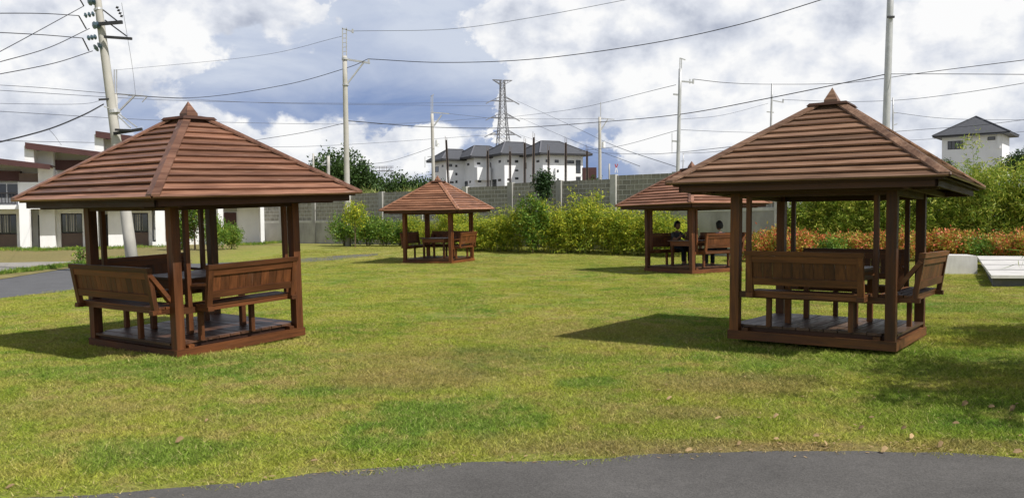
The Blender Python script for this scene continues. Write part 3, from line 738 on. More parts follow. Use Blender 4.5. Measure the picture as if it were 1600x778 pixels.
# far trees beyond the wall
big = make_tree(11, [(0, 0, 7.6, 3.2, 3, 2.4), (-1.8, 0, 6.2, 2.6, 2.5, 2.2), (2.0, .5, 6.6, 2.2, 2.4, 2.0), (0, 0, 5.0, 3.2, 3, 1.8), (-4.4, 0, 4.4, 2.4, 2.2, 1.9)], L_tree, 420, 520, 30, .34, .2, .38, .3)
p = at(531, 300, 95); place_plant('big_tree', big, (p.x, 95, -.6), 0, (1, 1, 1), 'broad round tree behind the tall white pole left of centre', 'tree', None)
ft = [make_tree(6, [(0, 0, 3.6, 2.6, 2.4, 1.9), (-1.6, 0, 2.6, 2.0, 2, 1.8), (1.8, 0, 2.8, 2.0, 2, 1.7)], L_tree, 430+i, 240, 26, .3, .18, .33, .2) for i in range(3)]
fw = ['right of the tall white pole', 'second right of the tall white pole', 'third right of the tall white pole', 'under the far steel gantry', 'right of the far steel gantry', 'left of the roof of the small gazebo', 'above the small gazebo', 'just left of the grey roofed houses', 'at the left of the broad round tree', 'lowest, next to the left gazebo roof']
for i, (u, z_) in enumerate(((566, 1.15), (584, 1.2), (602, 1.05), (620, 1.2), (637, 1.1), (652, 1.05), (664, 1.1), (678, 1.05), (500, 1.2), (548, 1.0))):
    d = 108+(i % 3)*4; p = at(u, 300, d); place_plant('far_tree', ft[i % 3], (p.x, d, .1), i*2.0, (1.0, 1.0, z_*1.10), 'dark green far tree beyond the wall, '+fw[i], 'tree', 'tree line beyond the left wall')
# tall reeds on the bank behind the wall
def reeds():
    r = np.random.default_rng(5); V = []
    U = r.uniform(548, 706, 2600); D = r.uniform(56, 66, 2600); c = []
    for u, d in zip(U, D):
        q = at(u, 300, d); c.append((q.x, d, r.uniform(2.0, 3.0+.25*math.sin(u*.09))))
    V = leaves(c, 9, (.14, .14, .22), .5, .045, 0, .8, 6)
    me = quads_mesh('tall_grass', V, L_reed); link('tall_grass', me, None, label='tall yellow green grass growing on the bank behind the wall', cat='grass', kind='stuff')
    m = MB(); a = at(470, 300, 54); b = at(960, 300, 50)
    m.hexa([(a.x, 54, -.2), (b.x, 50, -.2), (b.x+2, 75, -.2), (a.x-6, 75, -.2), (a.x, 55, 2.5), (b.x, 51, 2.5), (b.x+2, 75, 2.7), (a.x-6, 75, 2.7)])
    m.build('bank', M_soil, None, kind='structure')
reeds()
bt = make_tree(5, [(0, 0, 2.6, 1.9, 1.6, 1.5), (1.2, 0, 2.0, 1.3, 1.3, 1.2)], L_tree, 440, 160, 24, .26, .15, .28, .15)
p = at(928, 280, 92); place_plant('far_bush', bt, (p.x, 92, 1.5), 0, (1, 1, 1), 'dark green tree right of the grey roofed houses', 'tree', None)
p = at(1476, 250, 70); place_plant('far_bush', bt, (p.x, 70, 3.9), 1.0, (.5, .5, .5), 'dark tree top left of the grey roofed villa', 'tree', None)
for i, (u, z_) in enumerate(((1588, 4.2), (1612, 4.6))):
    p = at(u, 250, 85); place_plant('far_bush', bt, (p.x, 85, z_), i*2, (.9, .9, .8), 'dark tree top right of the grey roofed villa' if i == 0 else 'dark tree top right of the villa, at the picture edge', 'tree', None)

# bamboo just outside the right edge of the frame: its shade falls on the lawn, a few leaves reach in
nb = make_bamboo(4.3, 1.7, 30, L_bamboo, 500, .19, .034, 26, 34, .15)
place_plant('bamboo_clump', nb, (7.15, 6.7, 0), 0, (1, 1, 1), 'near bamboo whose shade falls on the lawn at the lower right', 'bamboo', None)
place_plant('bamboo_clump', nb, (9.6, 10.0, 0), 2.0, (1, 1, .95), 'bamboo reaching in at the right edge of the picture before the white slabs', 'bamboo', None)
def reach():
    m = MB(); cen = []
    r = random.Random(4)
    for (z0, z1, x1, y1) in ((1.9, 1.15, 6.25, 10.2), (2.2, 1.45, 6.55, 10.3), (1.6, .95, 6.5, 10.1)):
        a = Vector((8.8, 10.0, z0)); b = Vector((x1, y1, z1)); pts = [a.lerp(b, k/5)+Vector((0, 0, .35*math.sin(PI*k/5))) for k in range(6)]
        m.tube(pts, .006, 4, False)
        for k in range(3, 6):
            for _ in range(4): q = pts[k]; cen.append((q.x+r.gauss(0, .1), q.y+r.gauss(0, .1), q.z+r.gauss(0, .05)))
    V = leaves(cen, 3, (.05, .05, .04), .2, .022, .25, 0, 8)
    t = empty('bamboo_branch', (8.8, 10.0, 0), label='thin bamboo branch hanging in at the right edge above the white slabs', cat='branch')
    V[:, 0] -= 8.8; V[:, 1] -= 10.0
    m.v = [(x-8.8, y-10.0, z) for x, y, z in m.v]
    m.build('stems', M_culm, t); link('foliage', quads_mesh('foliage', V, L_bamboo), t)
reach()

# ------------------------------------------------------------------ white block and slabs at the right
def slabs():
    a = gp(1462, 428); b = gp(1527, 428); h = at(1500, 398.5, a.y).z
    t = MB(); t.hexa([(a.x, a.y, 0), (b.x, b.y, 0), (b.x+.2, b.y+.9, 0), (a.x+.2, a.y+.9, 0), (a.x, a.y, h), (b.x, b.y, h-.02), (b.x+.2, b.y+.9, h-.02), (a.x+.2, a.y+.9, h)])
    t.build('concrete_block', M_slab, None, label='low white concrete block on the grass beside the right gazebo bench', cat='block')
    root = empty('slab_platform', (0, 0, 0), label='low platform of long white slabs on a dark base at the right edge', cat='platform')
    zt = .27
    c = [gp(1549, 430, zt), gp(1725, 430, zt), gp(1640, 401, zt), gp(1526, 400.5, zt)]
    base = MB(); q = [Vector((p.x, p.y, 0)) for p in c]; ins = [q[0]+Vector((.12, .15, 0)), q[1]+Vector((0, .15, 0)), q[2]+Vector((0, -.1, 0)), q[3]+Vector((.12, -.1, 0))]
    base.hexa([(p.x, p.y, -.02) for p in ins]+[(p.x, p.y, zt-.08) for p in ins]); base.build('base', M_stone, root)
    fr = [0, .17, .36, .60, 1.0]; fr = [0, .22, .46, .72, 1.0]
    for i in range(4):
        t0, t1 = fr[i]+(.012 if i else 0), fr[i+1]-.012
        L0 = c[0].lerp(c[3], t0); R0 = c[1].lerp(c[2], t0); L1 = c[0].lerp(c[3], t1); R1 = c[1].lerp(c[2], t1); z1 = zt+i*.006
        m = MB(); m.hexa([(p.x, p.y, z1-.07) for p in (L0, R0, R1, L1)]+[(p.x, p.y, z1) for p in (L0, R0, R1, L1)]); m.build('slab', M_slab, root)
slabs()

# ------------------------------------------------------------------ buildings
class Frame:
    """vertical plane through two ground points; local x along it, y into it"""
    def __init__(s, a, b): s.o = Vector((a[0], a[1])); s.e = (Vector((b[0], b[1]))-s.o).normalized(); s.n = Vector((-s.e.y, s.e.x)); s.ang = math.atan2(s.e.y, s.e.x)
    def px(s, u, v, dep=0.0):
        r = ray(u, v); o = s.o+s.n*dep; den = r.x*s.n.x+r.y*s.n.y; t = (o.x*s.n.x+o.y*s.n.y)/den
        w = Vector((r.x*t, r.y*t))-s.o; return w.dot(s.e), CAMH+r.z*t
def window(parent, x0, x1, y, z0, z1, fr=.05, mull=1, fm=None, gm=None, cur=False):
    fm = fm or M_dark; f = MB()
    f.box(x0, x1, y-.03, y+.05, z0, z0+fr); f.box(x0, x1, y-.03, y+.05, z1-fr, z1); f.box(x0, x0+fr, y-.03, y+.05, z0+fr, z1-fr); f.box(x1-fr, x1, y-.03, y+.05, z0+fr, z1-fr)
    for i in range(1, mull): x = x0+(x1-x0)*i/mull; f.box(x-fr*.4, x+fr*.4, y-.025, y+.045, z0+fr, z1-fr)
    w = f.build('window', fm, parent)
    MB().box(x0+fr, x1-fr, y+.01, y+.02, z0+fr, z1-fr).build('pane', gm or M_glass, w)
    if cur:
        c = MB(); n = 5
        for i in range(n): xx = x0+fr+(x1-x0-2*fr)*(.18+.12*i); c.box(xx, xx+(x1-x0)*.06, y-.006, y+.009, z0+fr+.05, z1-fr)
        c.build('curtain', M_curtain, w)
    return w
TF = Frame((-27.9, 45.6), (-14.75, 50.2))
def townhouse(u0, roofdz, label, last=False):
    s0, _ = TF.px(u0, 360); wdt = TF.px(u0+107, 360)[0]-s0; wdt = min(max(wdt, 3.9), 4.6)
    k = wdt/107
    root = empty('townhouse', (TF.o.x+TF.e.x*s0, TF.o.y+TF.e.y*s0, .05), TF.ang, label=label, cat='house', group='row of white and maroon townhouses')
    X = lambda p: p*k
    zr = 5.25+roofdz
    # main body set back 1 m, side party walls
    MB().hexa([(0, 1.0, 0), (wdt, 1.0, 0), (wdt, 7.5, 0), (0, 7.5, 0), (0, 1.0, zr+.33), (wdt, 1.0, zr-.24), (wdt, 7.5, zr-.24), (0, 7.5, zr+.33)]).build('wall', M_white, root)
    MB().box(-.0, X(21), -.0, .999, 0, zr+.10).build('party_wall', M_white, root)
    # ground floor window bay
    b = MB(); b.box(X(21.1), X(62), .45, .998, 2.12, 2.35); b.box(X(21.1), X(26.5), .45, .998, 0, 2.119); b.box(X(56.5), X(62), .45, .998, 0, 2.119); b.build('window_surround', M_white, root)
    MB().box(X(26.6), X(56.4), .62, .99, .02, 1.0).build('panel', M_brown, root)
    window(root, X(27), X(56), .66, 1.02, 2.1, .04, 3, cur=True)
    # stepped pier
    b = MB(); b.box(X(62.2), X(75), .2, .997, 0, .45); b.box(X(64.5), X(75), .3, .997, .56, 1.15); b.box(X(66), X(75), .3, .997, 1.26, 2.0); b.box(X(69), X(75), .34, .997, .45, 2.34); b.build('pier', M_white, root)
    # door
    d = MB(); d.box(X(83), X(101), .93, .996, .03, 2.05); dr = d.build('door', M_dark, root)
    MB().box(X(98), X(99), .88, .929, .95, 1.15).build('handle', M_steel, dr)
    # porch column and first floor slab
    MB().box(X(70), X(83), -1.35, -.95, 0, 2.94 if not last else 2.4).build('column', M_white, root)
    MB().box(X(3), wdt-.02, -.95, .995, 2.36, 2.58).build('balcony_slab', M_white, root)
    # upper floor
    b = MB(); b.box(X(63), wdt-.01, -.15, .994, 2.6, zr-1.0); b.build('bay_wall', M_white, root)
    window(root, X(25), X(60), .93, 2.95, zr-1.0, .05, 2, M_white, None, False)
    b = MB(); b.box(X(25), X(62.8), -.5, -.46, 3.2, 3.26); b.box(X(25), X(62.8), -.5, -.46, 2.66, 2.70)
    for q in range(9): x = X(26)+q*(X(36.5))/8.5; b.box(x, x+.03, -.495, -.465, 2.701, 3.199)
    b.build('railing', M_dark, root)
    MB().box(X(63.2), wdt-.011, .2, .996, zr-.999, zr-.50).build('recess_panel', M_brown, root)
    MB().box(X(21.2), X(63), .55, .993, zr-.90, zr-.35).build('brow_panel', M_maroon, root)
    # sloping roof with deep maroon fascia, highest at the left
    zl, z2 = zr+.45, zr-.10
    r = MB(); r.hexa([(-.36, -1.1, zl-.06), (wdt+.15, -1.1, z2-.06), (wdt+.15, 7.8, z2-.06), (-.36, 7.8, zl-.06), (-.36, -1.1, zl), (wdt+.15, -1.1, z2), (wdt+.15, 7.8, z2), (-.36, 7.8, zl)]); rf = r.build('roof', M_maroon, root)
    r = MB(); r.hexa([(-.36, -1.16, zl-.34), (wdt+.15, -1.16, z2-.26), (wdt+.15, -1.101, z2-.26), (-.36, -1.101, zl-.34), (-.36, -1.16, zl+.01), (wdt+.15, -1.16, z2+.01), (wdt+.15, -1.101, z2+.01), (-.36, -1.101, zl+.01)]); r.build('fascia', M_maroon, rf)
    r = MB(); r.hexa([(-.33, -1.09, zl-.13), (wdt+.1, -1.09, z2-.13), (wdt+.1, 1, z2-.13), (-.33, 1, zl-.13), (-.33, -1.09, zl-.065), (wdt+.1, -1.09, z2-.065), (wdt+.1, 1, z2-.065), (-.33, 1, zl-.065)]); r.build('soffit', M_soffit, rf)
    MB().box(-.45, -.003, -.9, .9, zr-.75, zl-.14).build('parapet', M_white, root)
    return root
townhouse(-45, -.42, 'leftmost white townhouse, cut by the left edge of the picture')
townhouse(62, .20, 'white townhouse with a maroon lean-to roof just above the left gazebo eave')
townhouse(169, .88, 'white townhouse directly behind the leaning concrete pole')
def end_house():
    s0, _ = TF.px(330, 360); s1, _ = TF.px(412.5, 360)
    root = empty('end_house', (TF.o.x+TF.e.x*s0, TF.o.y+TF.e.y*s0, .15), TF.ang, label='plain white house with a maroon door right of the townhouses', cat='house')
    w = s1-s0; k = w/82.5; X = lambda u: (u-330)*k
    MB().box(-3.0, X(394), .9, 7, 0, 4.9).build('wall', M_white, root)
    b = MB(); b.box(X(406.5), w, -.6, .9, 0, 2.35); b.box(X(394), w, .901, 7, 0, 4.9); b.build('side_wall', M_white, root)
    MB().box(X(341), w, -.6, .898, 2.351, 2.65).build('canopy', M_white, root)
    MB().box(X(341), X(349), -.6, -.2, 0, 2.349).build('column', M_white, root)
    d = MB().box(X(350), X(370), .83, .897, .02, 2.0).build('door', M_maroon, root)
    MB().box(X(367), X(368.4), .78, .829, .9, 1.1).build('handle', M_steel, d)
    MB().box(X(350), X(371), .80, .896, 2.05, 2.30).build('lintel', M_greyp, root)
    window(root, X(375), X(392), .86, 3.2, 4.3, .05, 2)
    r = MB(); r.hexa([(-3.2, -1.2, 5.4), (w+1.0, -1.2, 5.05), (w+1.0, 7.5, 5.05), (-3.2, 7.5, 5.4), (-3.2, -1.2, 5.55), (w+1.0, -1.2, 5.2), (w+1.0, 7.5, 5.2), (-3.2, 7.5, 5.55)]); r.build('roof', M_maroon, root)
    MB().box(-3.0, w-.1, .95, 6.9, 4.901, 5.06).build('parapet', M_brown, root)
end_house()

def hip_house(name, corner, ang, w1, w2, z0, zeave, rise, label, wins, oh=.7, ridge=.35, group=None, extra=None):
    """corner = near corner; local +x along the right face, +y along the left face (away)"""
    root = empty(name, (corner[0], corner[1], 0), ang, label=label, cat='house', group=group)
    MB().box(0, w1, 0, w2, z0, zeave-.12).build('wall', M_white2, root)
    g = MB(); g.box(-oh, w1+oh, -oh, w2+oh, zeave-.12, zeave+.10); g.build('eave', M_gutter, root)
    o = oh+.03; zt = zeave+.101; r = MB(); cy = w2/2; rl = max(max(w1-w2, 0)/2+ridge*w1*.3, .02); cx0, cx1 = w1/2-rl*.5, w1/2+rl*.5
    r.v = [(-o, -o, zt), (w1+o, -o, zt), (w1+o, w2+o, zt), (-o, w2+o, zt), (cx0, cy, zt+rise), (cx1, cy, zt+rise)]
    r.f = [(0, 1, 5, 4), (1, 2, 5), (2, 3, 4, 5), (3, 0, 4), (3, 2, 1, 0)]
    rf = r.build('roof', M_shingle, root)
    c = MB(); V = [Vector(q) for q in r.v]
    for a, b in ((0, 4), (1, 5), (2, 5), (3, 4), (4, 5)): c.bar(V[a]+Vector((0, 0, .04)), V[b]+Vector((0, 0, .04)), .22, .07)
    c.build('ridge_cap', M_ridge if group else M_shingle, rf)
    for (face, x0, x1, za, zb, mull) in wins:
        if face == 'R': window(root, x0, x1, -.02, za, zb, .06, mull)
        else:
            f = empty_w = MB(); y0, y1 = x0, x1
            f.box(-.05, .03, y0, y1, za, za+.06); f.box(-.05, .03, y0, y1, zb-.06, zb); f.box(-.05, .03, y0, y0+.06, za+.06, zb-.06); f.box(-.05, .03, y1-.06, y1, za+.06, zb-.06)
            for i in range(1, mull): y = y0+(y1-y0)*i/mull; f.box(-.045, .03, y-.04, y+.04, za+.06, zb-.06)
            w = f.build('window', M_dark, root); MB().box(-.025, .0-.005, y0+.06, y1-.06, za+.06, zb-.06).build('pane', M_glass, w)
    if extra: extra(root)
    return root
def along_right(c, th, u): r = (u-800)/FPX; return (r*c.y-c.x)/(math.cos(th)-r*math.sin(th))
def along_left(c, th, u): r = (u-800)/FPX; return (c.x-r*c.y)/(math.sin(th)+r*math.cos(th))
def far_houses():
    th = math.radians(27)
    specs = [  # near corner u, distance, right end u (seen or hidden behind the next house), left end u, eave v, roof rise
        (697, 126, 745, 681, 250, 1.7, 'leftmost of the four grey roofed white houses behind the wall', 'a'),
        (741, 124, 795, 716, 246, 1.9, 'second of the four grey roofed houses, with the white boxed-out bay', 'b'),
        (788, 121, 850, 761, 241.5, 2.0, 'third of the four grey roofed houses, below the transmission tower', 'c'),
        (848, 118, 912, 812, 241, 2.1, 'rightmost and largest of the four grey roofed houses', 'd')]
    for (u, d, ur, ul, ve, rs, lab, kd) in specs:
        p = at(u, ve, d); w1 = along_right(p, th, ur); w2 = along_left(p, th, ul); ze = p.z
        z = lambda v: at(u, v, d).z
        wins = []
        def R(u0, u1, v0, v1, m=1): wins.append(('R', along_right(p, th, u0), along_right(p, th, u1), z(v1), z(v0), m))
        def L(u0, u1, v0, v1, m=1): wins.append(('L', along_left(p, th, u1), along_left(p, th, u0), z(v1), z(v0), m))
        if kd == 'a': R(702, 708, 256.5, 260.5); R(713, 716, 257.5, 261); R(713, 716, 270, 274); R(704, 710, 283.5, 286.5); R(713, 716, 282, 286); L(682, 687, 258.5, 267, 1); L(692.5, 694.5, 257, 260.5); L(687, 690, 280.5, 288); L(692, 694, 283.5, 287)
        if kd == 'b': R(747, 752, 254, 257); R(748, 753, 282, 285); L(719, 725, 256, 264, 3); L(732, 735, 254, 257.5); L(720, 724, 282, 290, 2); L(728, 732, 282, 290.5); L(735, 737, 282, 285)
        if kd == 'c': R(794, 799, 250, 253.5); R(806, 811, 250, 254); R(806, 811, 265, 267.5); R(806, 811, 277, 280.5); R(794, 799, 279, 282); L(764, 769, 251.5, 261); L(781, 784, 249.5, 253.5); L(765, 768, 280, 289.5); L(771, 777, 279, 290, 2); L(780, 784, 279, 282.5)
        if kd == 'd': R(868, 874, 249.5, 254); R(886, 898, 250, 255, 2); R(868, 874, 265, 269); R(868, 874, 278.5, 284); R(854, 859, 279, 283); R(854, 859, 249.5, 253.5); R(901, 908, 249, 270, 1); R(901, 908, 275.5, 283, 2); L(817, 824, 251, 261, 1); L(840, 844, 249.5, 253); L(840, 844, 279, 282.5)
        def bay(root, kd=kd, w1=w1):
            if kd == 'b': MB().box(-.05, along_right(p, th, 763), -1.1, -.003, z(282), z(262)).build('bay', M_white, root)
            if kd == 'd': MB().box(w1*.28, w1*.31, -.35, -.003, z(292), z(262)).build('fin_wall', M_white2, root)
        hip_house('grey_roofed_house', (p.x, p.y), th, w1, w2, -2, ze, rs, lab, wins, 1.0, 1.5, 'grey roofed houses behind the wall', bay)
far_houses()
def villa():
    d = 105; p = at(1566, 209, d); th = math.radians(52)
    z = lambda v: at(1540, v, d).z
    A = lambda u: along_left(p, th, u)
    w1, w2 = along_right(p, th, 1576), A(1471)
    wins = [('L', A(1504), A(1480), z(230), z(216.5), 4), ('L', A(1554), A(1542), z(218.5), z(213.3), 1)]
    r = hip_house('villa', (p.x, p.y), th, w1, w2, -1, at(1540, 208.5, d).z, 2.5, 'white villa with a dark grey hipped roof above the bamboo hedge', wins, .95, .0)
    MB().box(-.28, -.003, .2, .5, z(232), z(209)).build('downpipe', M_white2, r)
villa()
# brown hoarding near the far houses
p = at(910, 282, 95); MB().box(p.x, p.x+1.6, 95, 95.3, 0, at(910, 262, 95).z).build('hoarding', M_maroon, None, label='dark red panel standing right of the grey roofed houses', cat='panel')
# post-and-form columns with rebar behind the wall
fp = [(698, 213, 293, .20, -5), (762, 228, 293, .17, 0), (797, 228, 290, .20, 1), (820, 214, 290, .20, 1), (834, 206, 288, .30, 2), (857, 226, 286, .16, 0), (884, 214, 286, .20, 1), (917, 227, 284, .20, 0)]
fl = ['leaning one before the leftmost house', 'before the boxed-out bay', 'before the third house', 'before the gap of the third and fourth houses', 'thickest, with long rebars, before the fourth house', 'thin one at the corner of the fourth house', 'before the white side of the fourth house', 'standing right of the fourth house']
for (u, v0, v1, r_, ln), w_ in zip(fp, fl):
    r_ *= .62
    d = 72; a = at(u-ln+5*0, v1, d); b = at(u, v0, d); tp = at(u+(-3 if ln < 0 else 0), v0+9, d)
    root = empty('form_post', (a.x, a.y, 0), label='dark slender column form, '+w_, cat='post', group='column forms with rebar behind the wall')
    if ln < 0: a = at(704, 293, d); tp = at(697, 219, d); b = at(697, 213, d); root.location = (a.x, a.y, 0)
    o = Vector((a.x, a.y, 0)); m = MB(); m.bar(Vector((a.x, a.y, 0))-o, tp-o, r_, r_, (0, 1, 0)); m.build('form', M_form, root)
    m = MB()
    for j, dx in enumerate((-.07, .07)): q = b-o; m.bar((a.x-o.x+dx*1.8, -.12, 1), (q.x+dx, -.12, q.z-j*.15), .035, .035, (0, 1, 0))
    m.build('rebar', M_rebar, root)

# ------------------------------------------------------------------ poles, pylon, wires
def pole(name, base, top, r0, r1, mat, label, cat='utility pole'):
    base = Vector(base); top = Vector(top); o = empty(name, base, label=label, cat=cat)
    d = top-base; m = MB(); n = 8
    m.tube([d*(k/n) for k in range(n+1)], [r0+(r1-r0)*k/n for k in range(n+1)], 12); m.build('shaft', mat, o, True)
    return o, base
def ins_string(parent, a, b, n=4, r=.07, mat=None):
    a = Vector(a); b = Vector(b); m = MB()
    for i in range(n):
        c = a.lerp(b, (i+.5)/n); h = (b-a)/n*.28; m.tube([c-h, c, c+h], [r*.35, r, r*.35], 8)
    m.tube([a, b], .012, 5); m.build('insulator', mat or M_insul, parent)
def rel(base, u, v, d): return at(u, v, d)-base
# leaning concrete pole at the left
D1 = 28
b0 = gp(209, 426); b0 = Vector((b0.x, b0.y, 0)); D1 = b0.y
tp = at(146, -48, D1); lp, lb = pole('leaning_pole', b0, tp, .195, .105, M_pole, 'tall leaning concrete utility pole with crossarms behind the left gazebo')
def arm(parent, base, pts, w, mat, name='crossarm', n=None):
    m = MB(); P = [rel(base, u, v, d) for u, v, d in pts]
    for a, b in zip(P[:-1], P[1:]): m.bar(a, b, w, w)
    m.build(name, mat, parent)
arm(lp, lb, [(155, 38, D1-.2), (191, 35, D1-.2)], .10, M_black); arm(lp, lb, [(163, 58, D1-.2), (206, 61, D1-.2)], .08, M_black)
arm(lp, lb, [(161, 16, D1), (184, 34, D1-.15)], .035, M_black, 'stay_rod'); arm(lp, lb, [(164, 32, D1), (198, 57, D1-.15)], .035, M_black, 'stay_rod')
arm(lp, lb, [(178, 209, D1-.2), (222, 202, D1-.2)], .09, M_black); arm(lp, lb, [(180, 203, D1-.3), (206, 204, D1-.3)], .07, M_black)
arm(lp, lb, [(183, 176, D1), (214, 199, D1-.15)], .03, M_steel, 'stay_rod'); arm(lp, lb, [(183, 180, D1), (204, 200, D1-.15)], .03, M_steel, 'stay_rod')
arm(lp, lb, [(154, 156, D1-.25), (172, 155, D1-.1)], .06, M_black); arm(lp, lb, [(163, 167, D1-.25), (171, 169, D1-.1)], .03, M_steel, 'stay_rod')
m = MB(); q0 = rel(lb, 178, 172, D1); q1 = rel(lb, 179, 177, D1); m.tube([q0, q1], .18, 14); m.build('clamp_band', M_steel, lp)
m = MB(); q0 = rel(lb, 153, 14, D1); q1 = rel(lb, 154, 17, D1); m.tube([q0, q1], .14, 14); m.build('clamp_band', M_steel, lp)
for (u0, v0, u1, v1) in ((145, 39, 155, 40), (147, 76, 159, 71), (138, 3, 148, 2)): ins_string(lp, rel(lb, u0, v0+1, D1-.3), rel(lb, u1, v1, D1-.1), 2, .13)
for (u0, v0, u1, v1) in ((131, 25, 148, 22), (136, 60, 151, 58)): ins_string(lp, rel(lb, u0, v0, D1-.6), rel(lb, u1, v1, D1-.3), 3, .09)
ins_string(lp, rel(lb, 182, 10, D1+.3), rel(lb, 191, 28, D1+.3), 4, .06, M_black)
for (a, b) in (((123, 25), (135, 46)), ((129, 60), (139, 80)), ((124, -2), (131, 10))): arm(lp, lb, [(a[0], a[1], D1-.6), (b[0], b[1], D1-.4)], .03, M_black, 'jumper')

def white_pole(u_b, v_b, u_t, v_t, d, r0, r1, lab, arms=(), mat=None, twin=None, z0=None):
    a = at(u_b, v_b, d); t = at(u_t, v_t, d); zb = ground_z(0, d) if z0 is None else z0
    o, b = pole('utility_pole', (a.x+(a.x-t.x)*(a.z-zb)/max(t.z-a.z, .1), d, zb), t, r0, r1, mat or M_pole, lab)
    for pts, w in arms: arm(o, b, [(x, y, d) for x, y in pts], w, M_steel)
    return o, b
P2, b2 = white_pole(543, 330, 538.5, 88, 44, .165, .12, 'tall pale pole with a ladder-like top right of the left gazebo roof',
    [([(535, 92), (578, 99)], .09), ([(542, 132), (569, 97)], .07), ([(576, 100), (576, 93)], .08)])
m = MB()
for u in (535.5, 541.5): m.bar(rel(b2, u, 96, 44), rel(b2, u-.3, 44, 44), .05, .05)
for v in range(46, 96, 7): m.bar(rel(b2, 535.3, v, 44), rel(b2, 541.6, v, 44), .035, .035)
m.bar(rel(b2, 535, 45, 44), rel(b2, 551, 50, 44), .05, .05); m.bar(rel(b2, 551, 46, 44), rel(b2, 551, 52, 44), .09, .09); m.build('top_frame', M_steel, P2)
m = MB(); m.tube([rel(b2, 540, 132, 44), rel(b2, 540, 134, 44)], .17, 12); m.build('clamp_band', M_steel, P2)
m = MB(); m.tube([rel(b2, 539, 91, 44), rel(b2, 539, 94, 44)], .17, 12); m.build('clamp_band', M_steel, P2)

P3, b3 = white_pole(677.5, 290, 675, 178, 62, .15, .11, 'pale pole with a transformer can left of the grey roofed houses', [([(674, 176), (702, 178)], .07), ([(678, 197), (690, 180)], .10), ([(668, 245), (677, 245)], .05), ([(664, 245), (664, 262)], .04)])
m = MB()
for u in (673.6, 676.2): m.bar(rel(b3, u, 180, 62), rel(b3, u, 150, 62), .05, .05)
m.bar(rel(b3, 673, 151, 62), rel(b3, 678, 148, 62), .05, .05); m.build('top_frame', M_steel, P3)
m = MB(); m.tube([rel(b3, 683.2, 219, 62), rel(b3, 683.2, 229, 62)], .14, 12); m.build('transformer', M_white, P3)
P4, b4 = white_pole(937.5, 284, 937, 183, 66, .15, .11, 'pale pole with a transformer can right of the grey roofed houses', [([(937, 185), (960, 187)], .06), ([(938, 205), (950, 186)], .09)])
m = MB(); m.bar(rel(b4, 938.5, 184, 66), rel(b4, 938.5, 160, 66), .05, .05); m.build('top_frame', M_steel, P4)
m = MB(); m.tube([rel(b4, 943, 222, 66), rel(b4, 943, 231, 66)], .14, 12); m.build('transformer', M_white, P4)
P5, b5 = white_pole(1059, 270, 1063, 108, 50, .12, .10, 'tall grey steel pole rising behind the gazebo with two people', [([(1052, 147.5), (1064, 149)], .09), ([(1050, 220.5), (1063, 221.5)], .09), ([(1061, 127), (1083, 129)], .08), ([(1083, 124), (1083, 131)], .1), ([(1078, 124), (1078, 131)], .06), ([(1050, 208), (1050, 240)], .03)], M_steel)
m = MB()
for u in (1062.2, 1064.6): m.bar(rel(b5, u, 110, 50), rel(b5, u+.3, 92, 50), .05, .05)
m.bar(rel(b5, 1062, 91, 50), rel(b5, 1071, 94, 50), .06, .05); m.build('top_frame', M_steel, P5)
P6, b6 = white_pole(1204, 215, 1206.5, 131, 70, .10, .08, 'grey steel pole above the left slope of the right gazebo roof', [([(1198, 175), (1209, 176)], .08), ([(1206, 157), (1222, 160)], .07), ([(1223.5, 155), (1223.5, 161)], .09)], M_steel)
P7, b7 = white_pole(1384.5, 200, 1392.5, -40, 41, .19, .15, 'thick grey steel pole rising behind the right gazebo roof', [], M_steel)
m = MB(); m.bar(rel(b7, 1386.5, 27, 40.8), rel(b7, 1397.5, 27, 40.8), .08, .10); m.build('bolt', M_black, P7)
P8, b8 = white_pole(1395, 215, 1395.5, 153, 60, .06, .05, 'thin grey pole just right of the thick steel pole', [([(1395, 176), (1400, 177)], .05), ([(1395, 196), (1402, 194)], .06)], M_steel)
white_pole(489.5, 262, 489.5, 240, 70, .10, .08, 'short pale post left of the broad round tree', [])
white_pole(513, 285, 513, 244, 60, .13, .11, 'pale post with a side arm in front of the broad round tree', [([(503, 257), (513, 248)], .06), ([(502, 258), (513, 258)], .07)])
white_pole(952, 280, 952, 256, 90, .10, .08, 'small pale pole behind the wall right of the transformer pole', [])
white_pole(1067, 262, 1068, 240, 90, .07, .05, 'small thin pole behind the gazebo with two people', [([(1064, 252), (1070, 252)], .06)], M_steel)
mast = empty('antenna_mast', at(963, 280, 200), label='tiny red and white mast on the horizon above the wall', cat='mast')
o = Vector(mast.location); MB().bar(at(961, 270, 200)-o, at(962.6, 262, 200)-o, .15, .15).bar(at(965, 270, 200)-o, at(963.4, 262, 200)-o, .15, .15).build('frame', M_white, mast)
MB().bar(at(961, 256.5, 200)-o, at(962.6, 262, 200)-o, .2, .2).bar(at(965, 256.5, 200)-o, at(963.4, 262, 200)-o, .2, .2).build('top', M_red, mast)

